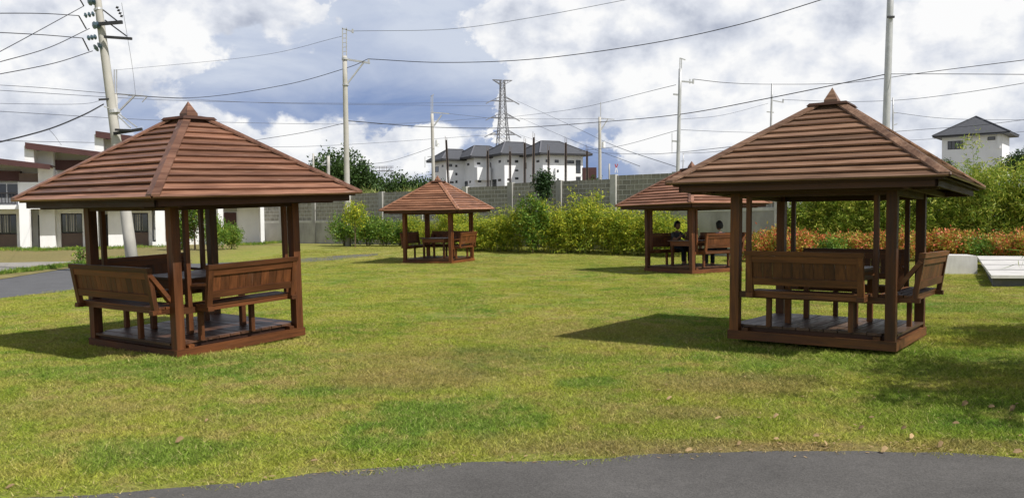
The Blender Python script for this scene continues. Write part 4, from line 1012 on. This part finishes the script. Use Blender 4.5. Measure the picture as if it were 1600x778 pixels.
def pylon():
    d = 250; base = at(787, 300, d); base.z = 0
    root = empty('transmission_tower', base, .28, label='tall steel lattice transmission tower above the grey roofed houses', cat='pylon')
    z = lambda v: at(787, v, d).z
    def hw(zz):
        t = (zz-z(240))/(z(126)-z(240)); return .62+1.35*(1-t)**1.7 if t > 0 else 1.97-t*3.0
    m = MB(); lv = [0, z(290), z(262), z(240)]+[z(v) for v in (228, 216, 205, 194, 184, 174, 163, 153, 143, 134, 126)]
    th = .14
    for a, b in zip(lv[:-1], lv[1:]):
        ha, hb_ = hw(a), hw(b); c = [(-1, -1), (1, -1), (1, 1), (-1, 1)]
        for i in range(4):
            p, q = c[i], c[(i+1) % 4]
            m.bar((p[0]*ha, p[1]*ha, a), (p[0]*hb_, p[1]*hb_, b), .17, .17)
            m.bar((p[0]*ha, p[1]*ha, a), (q[0]*hb_, q[1]*hb_, b), th*.7, th*.7); m.bar((q[0]*ha, q[1]*ha, a), (p[0]*hb_, p[1]*hb_, b), th*.7, th*.7)
            m.bar((p[0]*hb_, p[1]*hb_, b), (q[0]*hb_, q[1]*hb_, b), th*.6, th*.6)
    m.build('lattice', M_pylon, root)
    for v, L in ((126, 3.0), (158, 3.6), (184, 3.7), (210, 4.1)):
        m = MB(); zz = z(v); h = hw(zz); up = z(v-7) if v > 126 else zz
        for s in (-1, 1):
            tip = Vector((s*L, 0, zz-.1 if v > 126 else zz+.1))
            for y in (-h, h): m.bar((s*h*.6, y, zz), tip, .24, .2); m.bar((s*h*.6, y, up if v > 126 else zz-1.3), tip, .2, .18)
            m.bar((s*(h+L)*.45, 0, zz), (s*(h+L)*.45, 0, (zz+up)/2 if v > 126 else zz-.6), .1, .1)
            if v > 126: m.bar(tip, tip+Vector((s*1.5, 0, -.8)), .34, .24)
        m.build('crossarm', M_pylon, root)
pylon()
gr = empty('steel_gantry', at(600, 300, 230), label='faint steel gantry frame above the far tree line', cat='gantry'); o = Vector(gr.location); m = MB()
for v in (260.5, 262.5, 267, 268): m.bar(at(584, v, 230)-o, at(615, v-.5, 230)-o, .14, .14)
for u in (584, 593, 597, 600, 604, 611): m.bar(at(u, 275, 230)-o, at(u, 260, 230)-o, .12, .12)
m.build('frame', M_pylon, gr)

def wire(pts, r=.014, mat=None, label=None, n=14):
    """pts: (u,v,d) picture points with distance; smooth curve through them in the world"""
    P = [at(*p) for p in pts]; out = []
    if len(P) == 2: m_ = P[0].lerp(P[1], .5)+Vector((0, 0, -.004*(P[1]-P[0]).length)); P = [P[0], m_, P[1]]
    for i in range(len(P)-1):
        p0 = P[i-1] if i else P[0]*2-P[1]; p3 = P[i+2] if i+2 < len(P) else P[-1]*2-P[-2]
        for k in range(n):
            t = k/n; out.append(.5*((2*P[i])+(P[i+1]-p0)*t+(2*p0-5*P[i]+4*P[i+1]-p3)*t*t+(3*P[i]-p0-3*P[i+1]+p3)*t**3))
    out.append(P[-1]); m = MB(); m.tube(out, r, 4, False)
    m.build('cable', mat or M_wire, None, label=label, cat='cable', group='overhead cables')
d1 = D1
wires = [
 ([(-60, 21.5, d1-6), (60, 21.5, d1-3), (123, 25, d1-.6)], .012, 0, 'top nearly level cable from the left edge to the leaning pole'),
 ([(-60, 108, d1-6), (0, 81, d1-4), (131, 10, d1-.4)], .012, 0, 'steepest cable from the left edge up to the leaning pole top'),
 ([(-60, 48.5, d1-6), (60, 54.5, d1-3), (129, 60, d1-.6)], .012, 0, 'second nearly level cable from the left edge to the leaning pole'),
 ([(-60, 112, d1-6), (0, 97, d1-4), (76, 75, d1-2), (140, 45, d1-.4)], .012, 0, 'cable rising to the middle insulator of the leaning pole'),
 ([(-60, 126, d1-6), (0, 116, d1-4), (85, 99, d1-2), (145, 80, d1-.4)], .012, 0, 'cable rising to the lowest insulator of the leaning pole'),
 ([(-60, 234, d1-6), (0, 222, d1-4), (76, 202, d1-2), (130, 180, d1-1), (162, 163, d1-.3)], .022, 0, 'thick black cable sagging left from the leaning pole'),
 ([(76, 202, d1-2), (86, 213, d1+4), (96, 227, 44)], .008, 1, 'thin drop cable from the thick black cable to the townhouse roof'),
 ([(-60, 130, 60), (60, 137, 58), (170, 146, 56), (300, 153, 52), (440, 134, 47), (540, 107, 44), (575, 92.5, 44)], .016, 0, 'long cable from the left edge over the left gazebo to the tall pale pole arm'),
 ([(575, 92.5, 44), (690, 98, 43), (830, 93, 41), (1000, 71, 38), (1150, 40, 35), (1310, -8, 32)], .018, 0, 'dark cable from the tall pale pole rising to the top right of the sky'),
 ([(180, 110, 60), (400, 88, 52), (535, 57, 44)], .010, 1, 'faint cable rising left of the tall pale pole top'),
 ([(551, 49, 44), (700, 46, 43), (830, 28, 41), (1000, -4, 39)], .012, 1, 'thin cable from the tall pale pole top across the upper sky'),
 ([(-60, 171, 120), (300, 190, 180), (600, 194, 230), (770, 184, 250)], .045, 1, 'lower faint cable from the left edge to the transmission tower'),
 ([(-60, 138, 120), (300, 158, 180), (600, 162, 230), (768, 159, 250)], .045, 1, 'middle faint cable from the left edge to the transmission tower'),
 ([(200, 150, 150), (450, 162, 200), (770, 166, 250)], .04, 1, 'faint cable just below the middle one towards the transmission tower'),
 ([(-60, 219, 120), (200, 224, 160), (480, 229, 210), (768, 211, 250)], .045, 1, 'lowest faint cable reaching the bottom arm of the transmission tower'),
 ([(-60, 161, 120), (120, 163, 140), (165, 155, 150)], .035, 1, 'short faint cable at the left behind the leaning pole'),
 ([(380, 222, 50), (470, 208, 47), (541, 192, 44)], .013, 0, 'cable from behind the left gazebo roof up to the tall pale pole'),
 ([(541, 189, 44), (676, 199, 60), (800, 200, 62), (938, 191, 60), (1062, 179, 50), (1200, 154, 42), (1386, 116, 41)], .022, 0, 'longest dark cable across the middle to the thick steel pole'),
 ([(1386, 116, 41), (1480, 116, 39), (1660, 117, 36)], .014, 0, 'cable leaving the thick steel pole to the right edge'),
 ([(702, 178, 62), (740, 182, 64), (790, 186, 66), (940, 186, 66)], .012, 1, 'thin cable between the two transformer poles'),
 ([(550, 258, 80), (600, 254, 74), (640, 243, 68), (677, 230, 62)], .016, 1, 'thin cable rising to the transformer pole left of the houses'),
 ([(800, 183, 110), (900, 170, 80), (1056, 133, 50)], .016, 1, 'cable rising to the upper part of the grey steel pole'),
 ([(905, 236, 66), (970, 228, 60), (1058, 204, 50)], .014, 1, 'cable rising right from the transformer pole to the steel pole'),
 ([(1083, 124, 50), (1140, 130, 58), (1206, 132, 70), (1320, 130, 60), (1450, 113, 50), (1650, 88, 40)], .018, 0, 'cable over the right gazebo roof crossing the thick steel pole'),
 ([(1064, 203, 50), (1130, 206, 60), (1206, 208, 70)], .014, 1, 'cable right of the steel pole meeting the right gazebo roof'),
 ([(1060, 187, 50), (1130, 180, 60), (1200, 162, 70)], .012, 1, 'thin cable rising between the two steel poles'),
 ([(1223, 156, 70), (1310, 159, 66), (1400, 157, 60), (1500, 146, 52), (1650, 122, 44)], .016, 1, 'cable right of the finial running to the right edge'),
 ([(1397, 176, 60), (1460, 184, 62), (1520, 187, 64), (1650, 188, 66)], .016, 1, 'cable passing just above the villa roof'),
 ([(1397, 206, 60), (1450, 202, 58), (1530, 196, 56), (1650, 181, 52)], .014, 0, 'cable crossing the villa roof'),
 ([(1404, 220, 62), (1460, 217, 62), (1650, 202, 60)], .014, 1, 'lower cable reaching the villa eave'),
 ([(808, 158, 250), (900, 200, 160), (960, 228, 110), (1060, 262, 90)], .035, 1, 'faint cable descending right from the tower upper arm'),
 ([(812, 184, 250), (900, 222, 160), (1000, 260, 100)], .035, 1, 'faint cable descending right from the tower middle arm'),
 ([(812, 211, 250), (880, 232, 180), (1000, 241, 120), (1180, 226, 80)], .03, 1, 'faint cable from the tower lower arm dipping right behind the poles'),
 ([(1066, 240, 90), (1120, 237, 80), (1190, 226, 70)], .02, 1, 'faint low cable left of the right gazebo roof'),
 ([(190, 5, 30), (206, 100, 34), (212, 150, 36)], .006, 1, 'hair thin wire hanging right of the leaning pole'),
]
for pts, r, far, lab in wires: wire(pts, r, M_wire2 if far else M_wire, lab)
# second pole right behind the leaning one with a white side arm
P9, b9 = white_pole(183, 200, 181, 146, 56, .10, .09, 'pale pole with a slanted white arm just right of the leaning pole', [([(182, 178), (210, 150)], .10), ([(182, 147), (230, 151)], .08), ([(222, 160), (230, 151)], .05)])
m = MB()
for u in (178.6, 182.2): m.bar(rel(b9, u, 150, 56), rel(b9, u, 109, 56), .06, .06)
m.build('top_frame', M_steel, P9)

# ------------------------------------------------------------------ people
M_skin = simple('skin', (.20, .105, .065), .55, .3, .08, 6)
M_hair = simple('hair', (.010, .009, .009), .6, .3, .2, 20)
M_shirt1 = simple('grey_shirt', (.060, .060, .066), .85, .1, .15, 9)
M_shirt2 = simple('navy_shirt', (.018, .024, .055), .85, .1, .15, 9)
M_trous = simple('dark_trousers', (.020, .022, .030), .85, .1, .15, 9)
def skin_mesh(name, verts, edges, radii, mat, parent, lvl=1, rootv=0):
    me = bpy.data.meshes.new(name); me.from_pydata(verts, edges, []); me.materials.append(mat)
    o = link(name, me, parent); sk = o.modifiers.new('skin', 'SKIN'); sk.use_smooth_shade = True
    for v, r in zip(me.skin_vertices[0].data, radii): v.radius = (r, r) if not isinstance(r, tuple) else r; v.use_root = False
    me.skin_vertices[0].data[rootv].use_root = True
    s = o.modifiers.new('sub', 'SUBSURF'); s.levels = lvl; s.render_levels = lvl
    return o
def bake(o):
    dg_ = bpy.context.evaluated_depsgraph_get(); ev = o.evaluated_get(dg_); me = bpy.data.meshes.new_from_object(ev); o.modifiers.clear(); o.data = me; return o
def person(loc, rz, label, shirt, pose):
    """seated figure; local +y is where it faces, z=0 is the floor, seat at .62-.12"""
    root = empty('person', loc, rz, label=label, cat='person', group=None)
    H = .50                                                  # seat top above the deck
    hands = pose['hands']
    V = [(0, 0, H+.10), (0, -.02, H+.27), (0, -.01, H+.44), (0, .01, H+.54), (0, .03, H+.60)]; Ed = [(0, 1), (1, 2), (2, 3), (3, 4)]; R_ = [(.15, .12), (.135, .10), (.16, .105), (.075, .06), (.052, .052)]
    for s in (-1, 1):
        k = len(V); el = pose['elbow']; hd = hands[0] if s < 0 else hands[1]
        V += [(s*.15, 0, H+.50), (s*el[0], el[1], el[2]), hd]; Ed += [(2, k), (k, k+1), (k+1, k+2)]; R_ += [.062, .043, .028]
        k = len(V); V += [(s*.10, .05, H+.08), (s*.13, .44, H+.06), (s*.13, .42, .12), (s*.135, .46, .05), (s*.14, .60, .035)]; Ed += [(0, k), (k, k+1), (k+1, k+2), (k+2, k+3), (k+3, k+4)]; R_ += [.088, .062, .045, .042, .034]
    body = bake(skin_mesh('body', V, Ed, R_, M_skin, root, 1))
    # clothing as shells a little proud of the body
    cv = [v for v in V[:4]]; ce = [(0, 1), (1, 2), (2, 3)]; cr = [(.17, .14), (.155, .12), (.18, .125), (.085, .07)]
    for s in (0, 1):
        b = 5+s*8; k = len(cv); a = Vector(V[b]); e = Vector(V[b+1]); cv += [tuple(a), tuple(a.lerp(e, .75))]; ce += [(2, k), (k, k+1)]; cr += [.076, .062]
    bake(skin_mesh('shirt', cv, ce, cr, shirt, root, 1))
    tv = [V[0]]; te = []; tr = [(.165, .135)]
    for s in (0, 1):
        b = 8+s*8; k = len(tv); tv += [V[b], V[b+1], V[b+2]]; te += [(0, k), (k, k+1), (k+1, k+2)]; tr += [.10, .076, .06]
    bake(skin_mesh('trousers', tv, te, tr, M_trous, root, 1))
    # head with nose, ears, brow and chin
    hz = H+.74; m = MB(); nu, nv = 16, 12
    for j in range(nv+1):
        ph = PI*j/nv
        for i in range(nu):
            a = 2*PI*i/nu; x = .082*math.sin(ph)*math.cos(a); y = .096*math.sin(ph)*math.sin(a); zz = .115*math.cos(ph)
            if zz < 0: x *= 1+zz*2.2; y = y*(1+zz*1.6)+(.012 if y > 0 else -.01)*(-zz/.1)
            if y > .06 and abs(x) < .025 and -.035 < zz < .02: y += .020
            if y > .05 and abs(abs(x)-.03) < .016 and 0 < zz < .04: y -= .008
            m.v.append((x, .04+y, hz+zz))
    for j in range(nv):
        for i in range(nu): m.f.append((j*nu+i, (j+1)*nu+i, (j+1)*nu+(i+1) % nu, j*nu+(i+1) % nu))
    for s in (-1, 1): m.tube([(s*.074, .03, hz-.03), (s*.084, .025, hz), (s*.078, .03, hz+.03)], [.008, .014, .008], 6)
    for s in (-1, 1): m.tube([(s*.044, .115, hz+.018), (s*.020, .122, hz+.018)], .008, 6)
    m.tube([(-.022, .118, hz-.055), (.022, .118, hz-.055)], .007, 6)
    m.build('head', M_skin, root, True)
    h = MB(); r = random.Random(3)
    for j in range(nv+1):
        ph = PI*j/nv
        for i in range(nu):
            a = 2*PI*i/nu; front = math.sin(a); lim = 1.15 if front > .35 else 2.05
            p_ = min(ph, lim); k = 1.26+r.uniform(-.05, .07); h.v.append((.086*k*math.sin(p_)*math.cos(a), .034+.092*k*math.sin(p_)*math.sin(a), hz+.01+.122*k*math.cos(p_)))
    for j in range(nv):
        for i in range(nu): h.f.append((j*nu+i, (j+1)*nu+i, (j+1)*nu+(i+1) % nu, j*nu+(i+1) % nu))
    h.build('hair', M_hair, root, True)
    # hands: palm and five bent fingers
    for q, (s, hd) in enumerate(((-1, hands[0]), (1, hands[1]))):
        hd = Vector(hd); el = Vector((s*pose['elbow'][0], pose['elbow'][1], pose['elbow'][2])); f = (hd-el).normalized(); sd_ = f.cross(Vector((0, 1, .2))).normalized(); up = sd_.cross(f)
        vv = [tuple(hd), tuple(hd+f*.045), tuple(hd+f*.085)]; ee = [(0, 1), (1, 2)]; rr = [.025, (.036, .018), (.038, .016)]
        for j, (off, L) in enumerate(((-.030, .060), (-.010, .072), (.010, .068), (.030, .052))):
            k = len(vv); a = hd+f*.088+sd_*off; b = a+f*L*.5+up*.008; c = b+f*L*.35+up*.028; vv += [tuple(a), tuple(b), tuple(c)]; ee += [(2, k), (k, k+1), (k+1, k+2)]; rr += [.0095, .0088, .0075]
        k = len(vv); a = hd+f*.035+sd_*s*.036; b = a+f*.035+sd_*s*.02+up*.015; vv += [tuple(a), tuple(b)]; ee += [(1, k), (k, k+1)]; rr += [.011, .009]
        bake(skin_mesh('hand', vv, ee, rr, M_skin, root, 1))
    # shoes
    for s in (-1, 1): MB().hexa([(s*.14-.045, .38, .0), (s*.14+.045, .38, .0), (s*.14+.05, .66, .0), (s*.14-.05, .66, .0), (s*.14-.04, .40, .10), (s*.14+.04, .40, .10), (s*.14+.035, .64, .05), (s*.14-.035, .64, .05)]).build('shoe', M_dark, root)
    return root
def in_gazebo(i, n_ang, out, along):
    """point in gazebo i: out along world direction n_ang from the centre, along to its left"""
    c = Vector(GZ[i][0]); a = math.radians(n_ang); n = Vector((math.cos(a), math.sin(a))); t = Vector((-n.y, n.x))
    return Vector((c.x+n.x*out+t.x*along, c.y+n.y*out+t.y*along, c.z)), n
pp, n = in_gazebo(3, 122.3, .98, -.28)
person((pp.x, pp.y, .125), math.atan2(-n.y, -n.x)-PI/2, 'person in dark grey top at the gazebo table, facing the camera with raised hands', M_shirt1,
       {'elbow': (.25, .20, .80), 'hands': [(-.10, .34, .98), (.08, .36, .96)]})
pp, n = in_gazebo(3, -57.7, 1.00, .12)
person((pp.x, pp.y, .125), math.atan2(-n.y, -n.x)-PI/2, 'person in a navy shirt seen from behind over the bench back', M_shirt2,
       {'elbow': (.24, .12, .74), 'hands': [(-.14, .38, .80), (.14, .38, .80)]})

# ------------------------------------------------------------------ grass
def in_gaz(x, y):
    for (loc, yaw, *_r) in GZ:
        a = math.radians(yaw); dx, dy = x-loc[0], y-loc[1]; lx = dx*math.cos(a)+dy*math.sin(a); ly = -dx*math.sin(a)+dy*math.cos(a)
        m_ = max(abs(lx), abs(ly))
        if m_ < A_+.6: return m_
    return 9
def edge_y(x, E=np.array(path_top)):
    return np.interp(x, E[:, 0], E[:, 1])
def grass():
    # four patch variants of blades, kept out of the scene, instanced on points
    gc = bpy.data.collections.new('grass_sources')
    for q in range(4):
        r = np.random.default_rng(60+q); n = 230; V = np.empty((n, 3, 3))
        rad = .24*np.sqrt(r.uniform(0, 1, n)); a = r.uniform(0, 2*PI, n); x = rad*np.cos(a); y = rad*np.sin(a)
        h = r.uniform(.008, .026, n); t = r.uniform(0, 2*PI, n); w = r.uniform(.0022, .0042, n); ln = r.uniform(.5, 2.6, n)*h; la = r.uniform(0, 2*PI, n)
        V[:, 0] = np.stack([x-w*np.cos(t), y-w*np.sin(t), -0.004*np.ones(n)], 1); V[:, 1] = np.stack([x+w*np.cos(t), y+w*np.sin(t), -0.004*np.ones(n)], 1)
        V[:, 2] = np.stack([x+ln*np.cos(la), y+ln*np.sin(la), h], 1)
        gc.objects.link(bpy.data.objects.new('grass_patch', quads_mesh('grass_patch', V.reshape(-1, 3), M_blade, 3)))
    pts = []; sc = []; rt = []; spots = [(gp(u, v).x, gp(u, v).y, a, b) for u, v, a, b, f in GREEN_SPOTS]
    bands = [(4.6, 9, 46), (9, 14, 30), (14, 22, 17), (22, 34, 9), (34, 43, 6)]
    r = np.random.default_rng(99)
    road_n = [gp(u, v) for u, v in ROAD_NEAR]; road_f = [gp(u, v) for u, v in ROAD_FAR]
    rx = lambda L: ([p.x for p in L], [p.y for p in L])
    for y0, y1, dn in bands:
        x0, x1 = -y1*.66-.5, y1*.66+.5; n = int((x1-x0)*(y1-y0)*dn)
        X = r.uniform(x0, x1, n); Y = r.uniform(y0, y1, n)
        ey = edge_y(X)+.12+r.normal(0, .035, n)
        rn = np.interp(X, *rx(road_n)); rf = np.interp(X, *rx(road_f))
        for x, y, e, a, b in zip(X, Y, ey, rn, rf):
            if y < e or abs(x) > y*.66+.4: continue
            if x < road_n[-1].x and a-.2 < y < b+.2: continue
            if x < -9.5 and y > b-.1: continue
            g = in_gaz(x, y)
            if g < A_-.05: continue
            s = r.uniform(.75, 1.25)*(1+y*.012)
            if g < A_+.28: s *= 1.5
            for (gx, gy, ga, gb_) in spots:
                if ((x-gx)/ga)**2+((y-gy)/gb_)**2 < r.uniform(.3, 1.3): s *= 1.15; break
            if r.random() < .01: s *= 1.4
            pts.append((x, y, ground_z(x, y))); sc.append(s); rt.append(r.uniform(0, 2*PI))
    me = bpy.data.meshes.new('grass'); me.from_pydata(pts, [], [])
    me.attributes.new('psize', 'FLOAT', 'POINT').data.foreach_set('value', np.array(sc, np.float32))
    me.attributes.new('pturn', 'FLOAT', 'POINT').data.foreach_set('value', np.array(rt, np.float32))
    o = link('grass', me, None, label='short green and straw coloured lawn grass between the gazebos', cat='grass', kind='stuff')
    ng = bpy.data.node_groups.new('grass_scatter', 'GeometryNodeTree')
    ng.interface.new_socket('Geometry', in_out='INPUT', socket_type='NodeSocketGeometry'); ng.interface.new_socket('Geometry', in_out='OUTPUT', socket_type='NodeSocketGeometry')
    N = ng.nodes; L = ng.links; gi = N.new('NodeGroupInput'); go = N.new('NodeGroupOutput'); ip = N.new('GeometryNodeInstanceOnPoints'); ci = N.new('GeometryNodeCollectionInfo')
    ci.inputs[0].default_value = gc; ci.inputs['Separate Children'].default_value = True; ci.inputs['Reset Children'].default_value = True
    a1 = N.new('GeometryNodeInputNamedAttribute'); a1.data_type = 'FLOAT'; a1.inputs[0].default_value = 'psize'
    a2 = N.new('GeometryNodeInputNamedAttribute'); a2.data_type = 'FLOAT'; a2.inputs[0].default_value = 'pturn'
    cx = N.new('ShaderNodeCombineXYZ'); L.new(a2.outputs[0], cx.inputs[2])
    L.new(gi.outputs[0], ip.inputs['Points']); L.new(ci.outputs[0], ip.inputs['Instance']); ip.inputs['Pick Instance'].default_value = True
    L.new(cx.outputs[0], ip.inputs['Rotation']); L.new(a1.outputs[0], ip.inputs['Scale']); L.new(ip.outputs[0], go.inputs[0])
    md = o.modifiers.new('scatter', 'NODES'); md.node_group = ng
    print('grass patches', len(pts))
grass()
# ragged taller grass and weeds: verge, feet of walls and houses
def weeds():
    r = np.random.default_rng(17); c = []
    for (pl, n, sp, z) in (([(-40, 434), (60, 423), (130, 414), (180, 409)], 420, .35, .0), ([(0, 396), (60, 398), (130, 396), (260, 392)], 300, .3, .1), ([(410, 384), (470, 380), (520, 378)], 220, .25, .2), ([(375, 386), (412, 385)], 60, .2, .2)):
        P = [gp(u, v, z) for u, v in pl]
        for _ in range(n):
            i = r.integers(0, len(P)-1); q = P[i].lerp(P[i+1], r.random()); c.append((q.x, q.y+r.normal(0, sp*2.0), ground_z(q.x, q.y)+.03))
    V = leaves(c, 12, (.12, .12, .02), .16, .018, 0, 1.5, 18)
    link('weeds', quads_mesh('weeds', V, L_shrub), None, label='scrubby weeds along the road verge and the foot of the houses', cat='weeds', kind='stuff')
weeds()
def litter():
    r = np.random.default_rng(33); E = np.array(path_top); c = []
    for _ in range(420):
        x = r.uniform(-6, 7.5); y = np.interp(x, E[:, 0], E[:, 1])+r.normal(.06, .10); c.append((x, y, .012 if y < np.interp(x, E[:, 0], E[:, 1]) else .02))
    for _ in range(260):
        x = r.uniform(1.0, 6.5); y = r.uniform(5.9, 9); c.append((x, y, .026))
    C = np.array(c); n = len(C); a = r.uniform(0, 2*PI, n); L = r.uniform(.02, .055, n); W = L*r.uniform(.15, .4, n)
    d = np.stack([np.cos(a), np.sin(a), r.uniform(-.1, .25, n)], 1); sd2 = np.stack([-np.sin(a), np.cos(a), r.uniform(-.3, .3, n)], 1)
    V = np.empty((n, 4, 3)); V[:, 0] = C-d*L[:, None]/2; V[:, 1] = C+sd2*W[:, None]/2; V[:, 2] = C+d*L[:, None]/2; V[:, 3] = C-sd2*W[:, None]/2
    link('leaf_litter', quads_mesh('leaf_litter', V.reshape(-1, 3), M_dry), None, label='bits of dry straw and leaf litter along the path edge', cat='litter', kind='stuff')
litter()
# fallen leaves
LF = [(1582, 642, .20, 'longest dry leaf'), (1549, 640, .1, 'dry leaf'), (1508, 636, .16, 'dry leaf'), (1493, 666, .1, 'dry leaf'), (1425, 688, .12, 'dry leaf'), (1412, 674, .09, 'dry leaf'), (1362, 656, .1, 'dry leaf'), (1346, 673, .1, 'dry leaf'), (1213, 655, .11, 'pale curled leaf'),
      (1122, 657, .12, 'dry leaf'), (1291, 698, .12, 'upright pale leaf'), (1155, 697, .12, 'upright pale leaf'), (1213, 690, .1, 'dry leaf'), (1046, 626, .12, 'dry leaf'), (1076, 709, .1, 'dry leaf'), (281, 693, .14, 'pale bent leaf'), (491, 724, .12, 'pale fallen leaf'), (16, 765, .14, 'brown fallen leaf'), (1383, 709, .12, 'dry leaf'), (1275, 686, .1, 'dry leaf'), (323, 661, .07, 'dry leaf'), (1470, 700, .12, 'dry leaf'), (1590, 712, .14, 'dry leaf')]
where = ['under the shade at the right edge', 'left of the longest leaf', 'leftmost of those in the shade', 'on the sunny edge of the shade', 'near the path below the shade', 'above the leaf near the path', 'in the open lawn below the right gazebo', 'between two others below the right gazebo', 'in the middle of the right lawn', 'left of the pale curled leaf', 'at the path edge, right one', 'at the path edge, left one', 'just above the path edge', 'right of the bright green tuft', 'lying on the path edge', 'in the lower left lawn', 'near the path left of centre', 'at the lower left corner', 'at the path edge right of the upright one', 'just left of the upright leaf', 'by the green patch at lower left', 'between the shade and the path', 'at the lower right where path and lawn meet']
for (u, v, L, nm), wh in zip(LF, where):
    p = gp(u, v); L *= .5; m = MB(); w = L*.15; b = random.uniform(.01, .03)
    m.v = [(-L/2, 0, 0), (-L*.2, w, b), (L*.2, w*.8, b*1.3), (L/2, 0, b*.6), (L*.2, -w*.8, b*.4), (-L*.2, -w, 0), (-L*.2, 0, b*.4), (L*.2, 0, b*.7)]
    m.v += [(x, y, z-.003) for x, y, z in m.v]
    m.f = [(0, 6, 1), (1, 6, 7, 2), (2, 7, 3), (3, 7, 4), (4, 7, 6, 5), (5, 6, 0), (8, 9, 14), (9, 10, 15, 14), (10, 11, 15), (11, 12, 15), (12, 13, 14, 15), (13, 8, 14)]
    o = m.build('fallen_leaf', M_dry, None, label=nm+' '+wh, cat='leaf', group='fallen leaves on the lawn'); o.location = (p.x, p.y, .022); o.rotation_euler = (random.uniform(-.3, .3), random.uniform(-.3, .3), random.uniform(-.6, .6)+(1.2 if 'upright' in nm else 0))
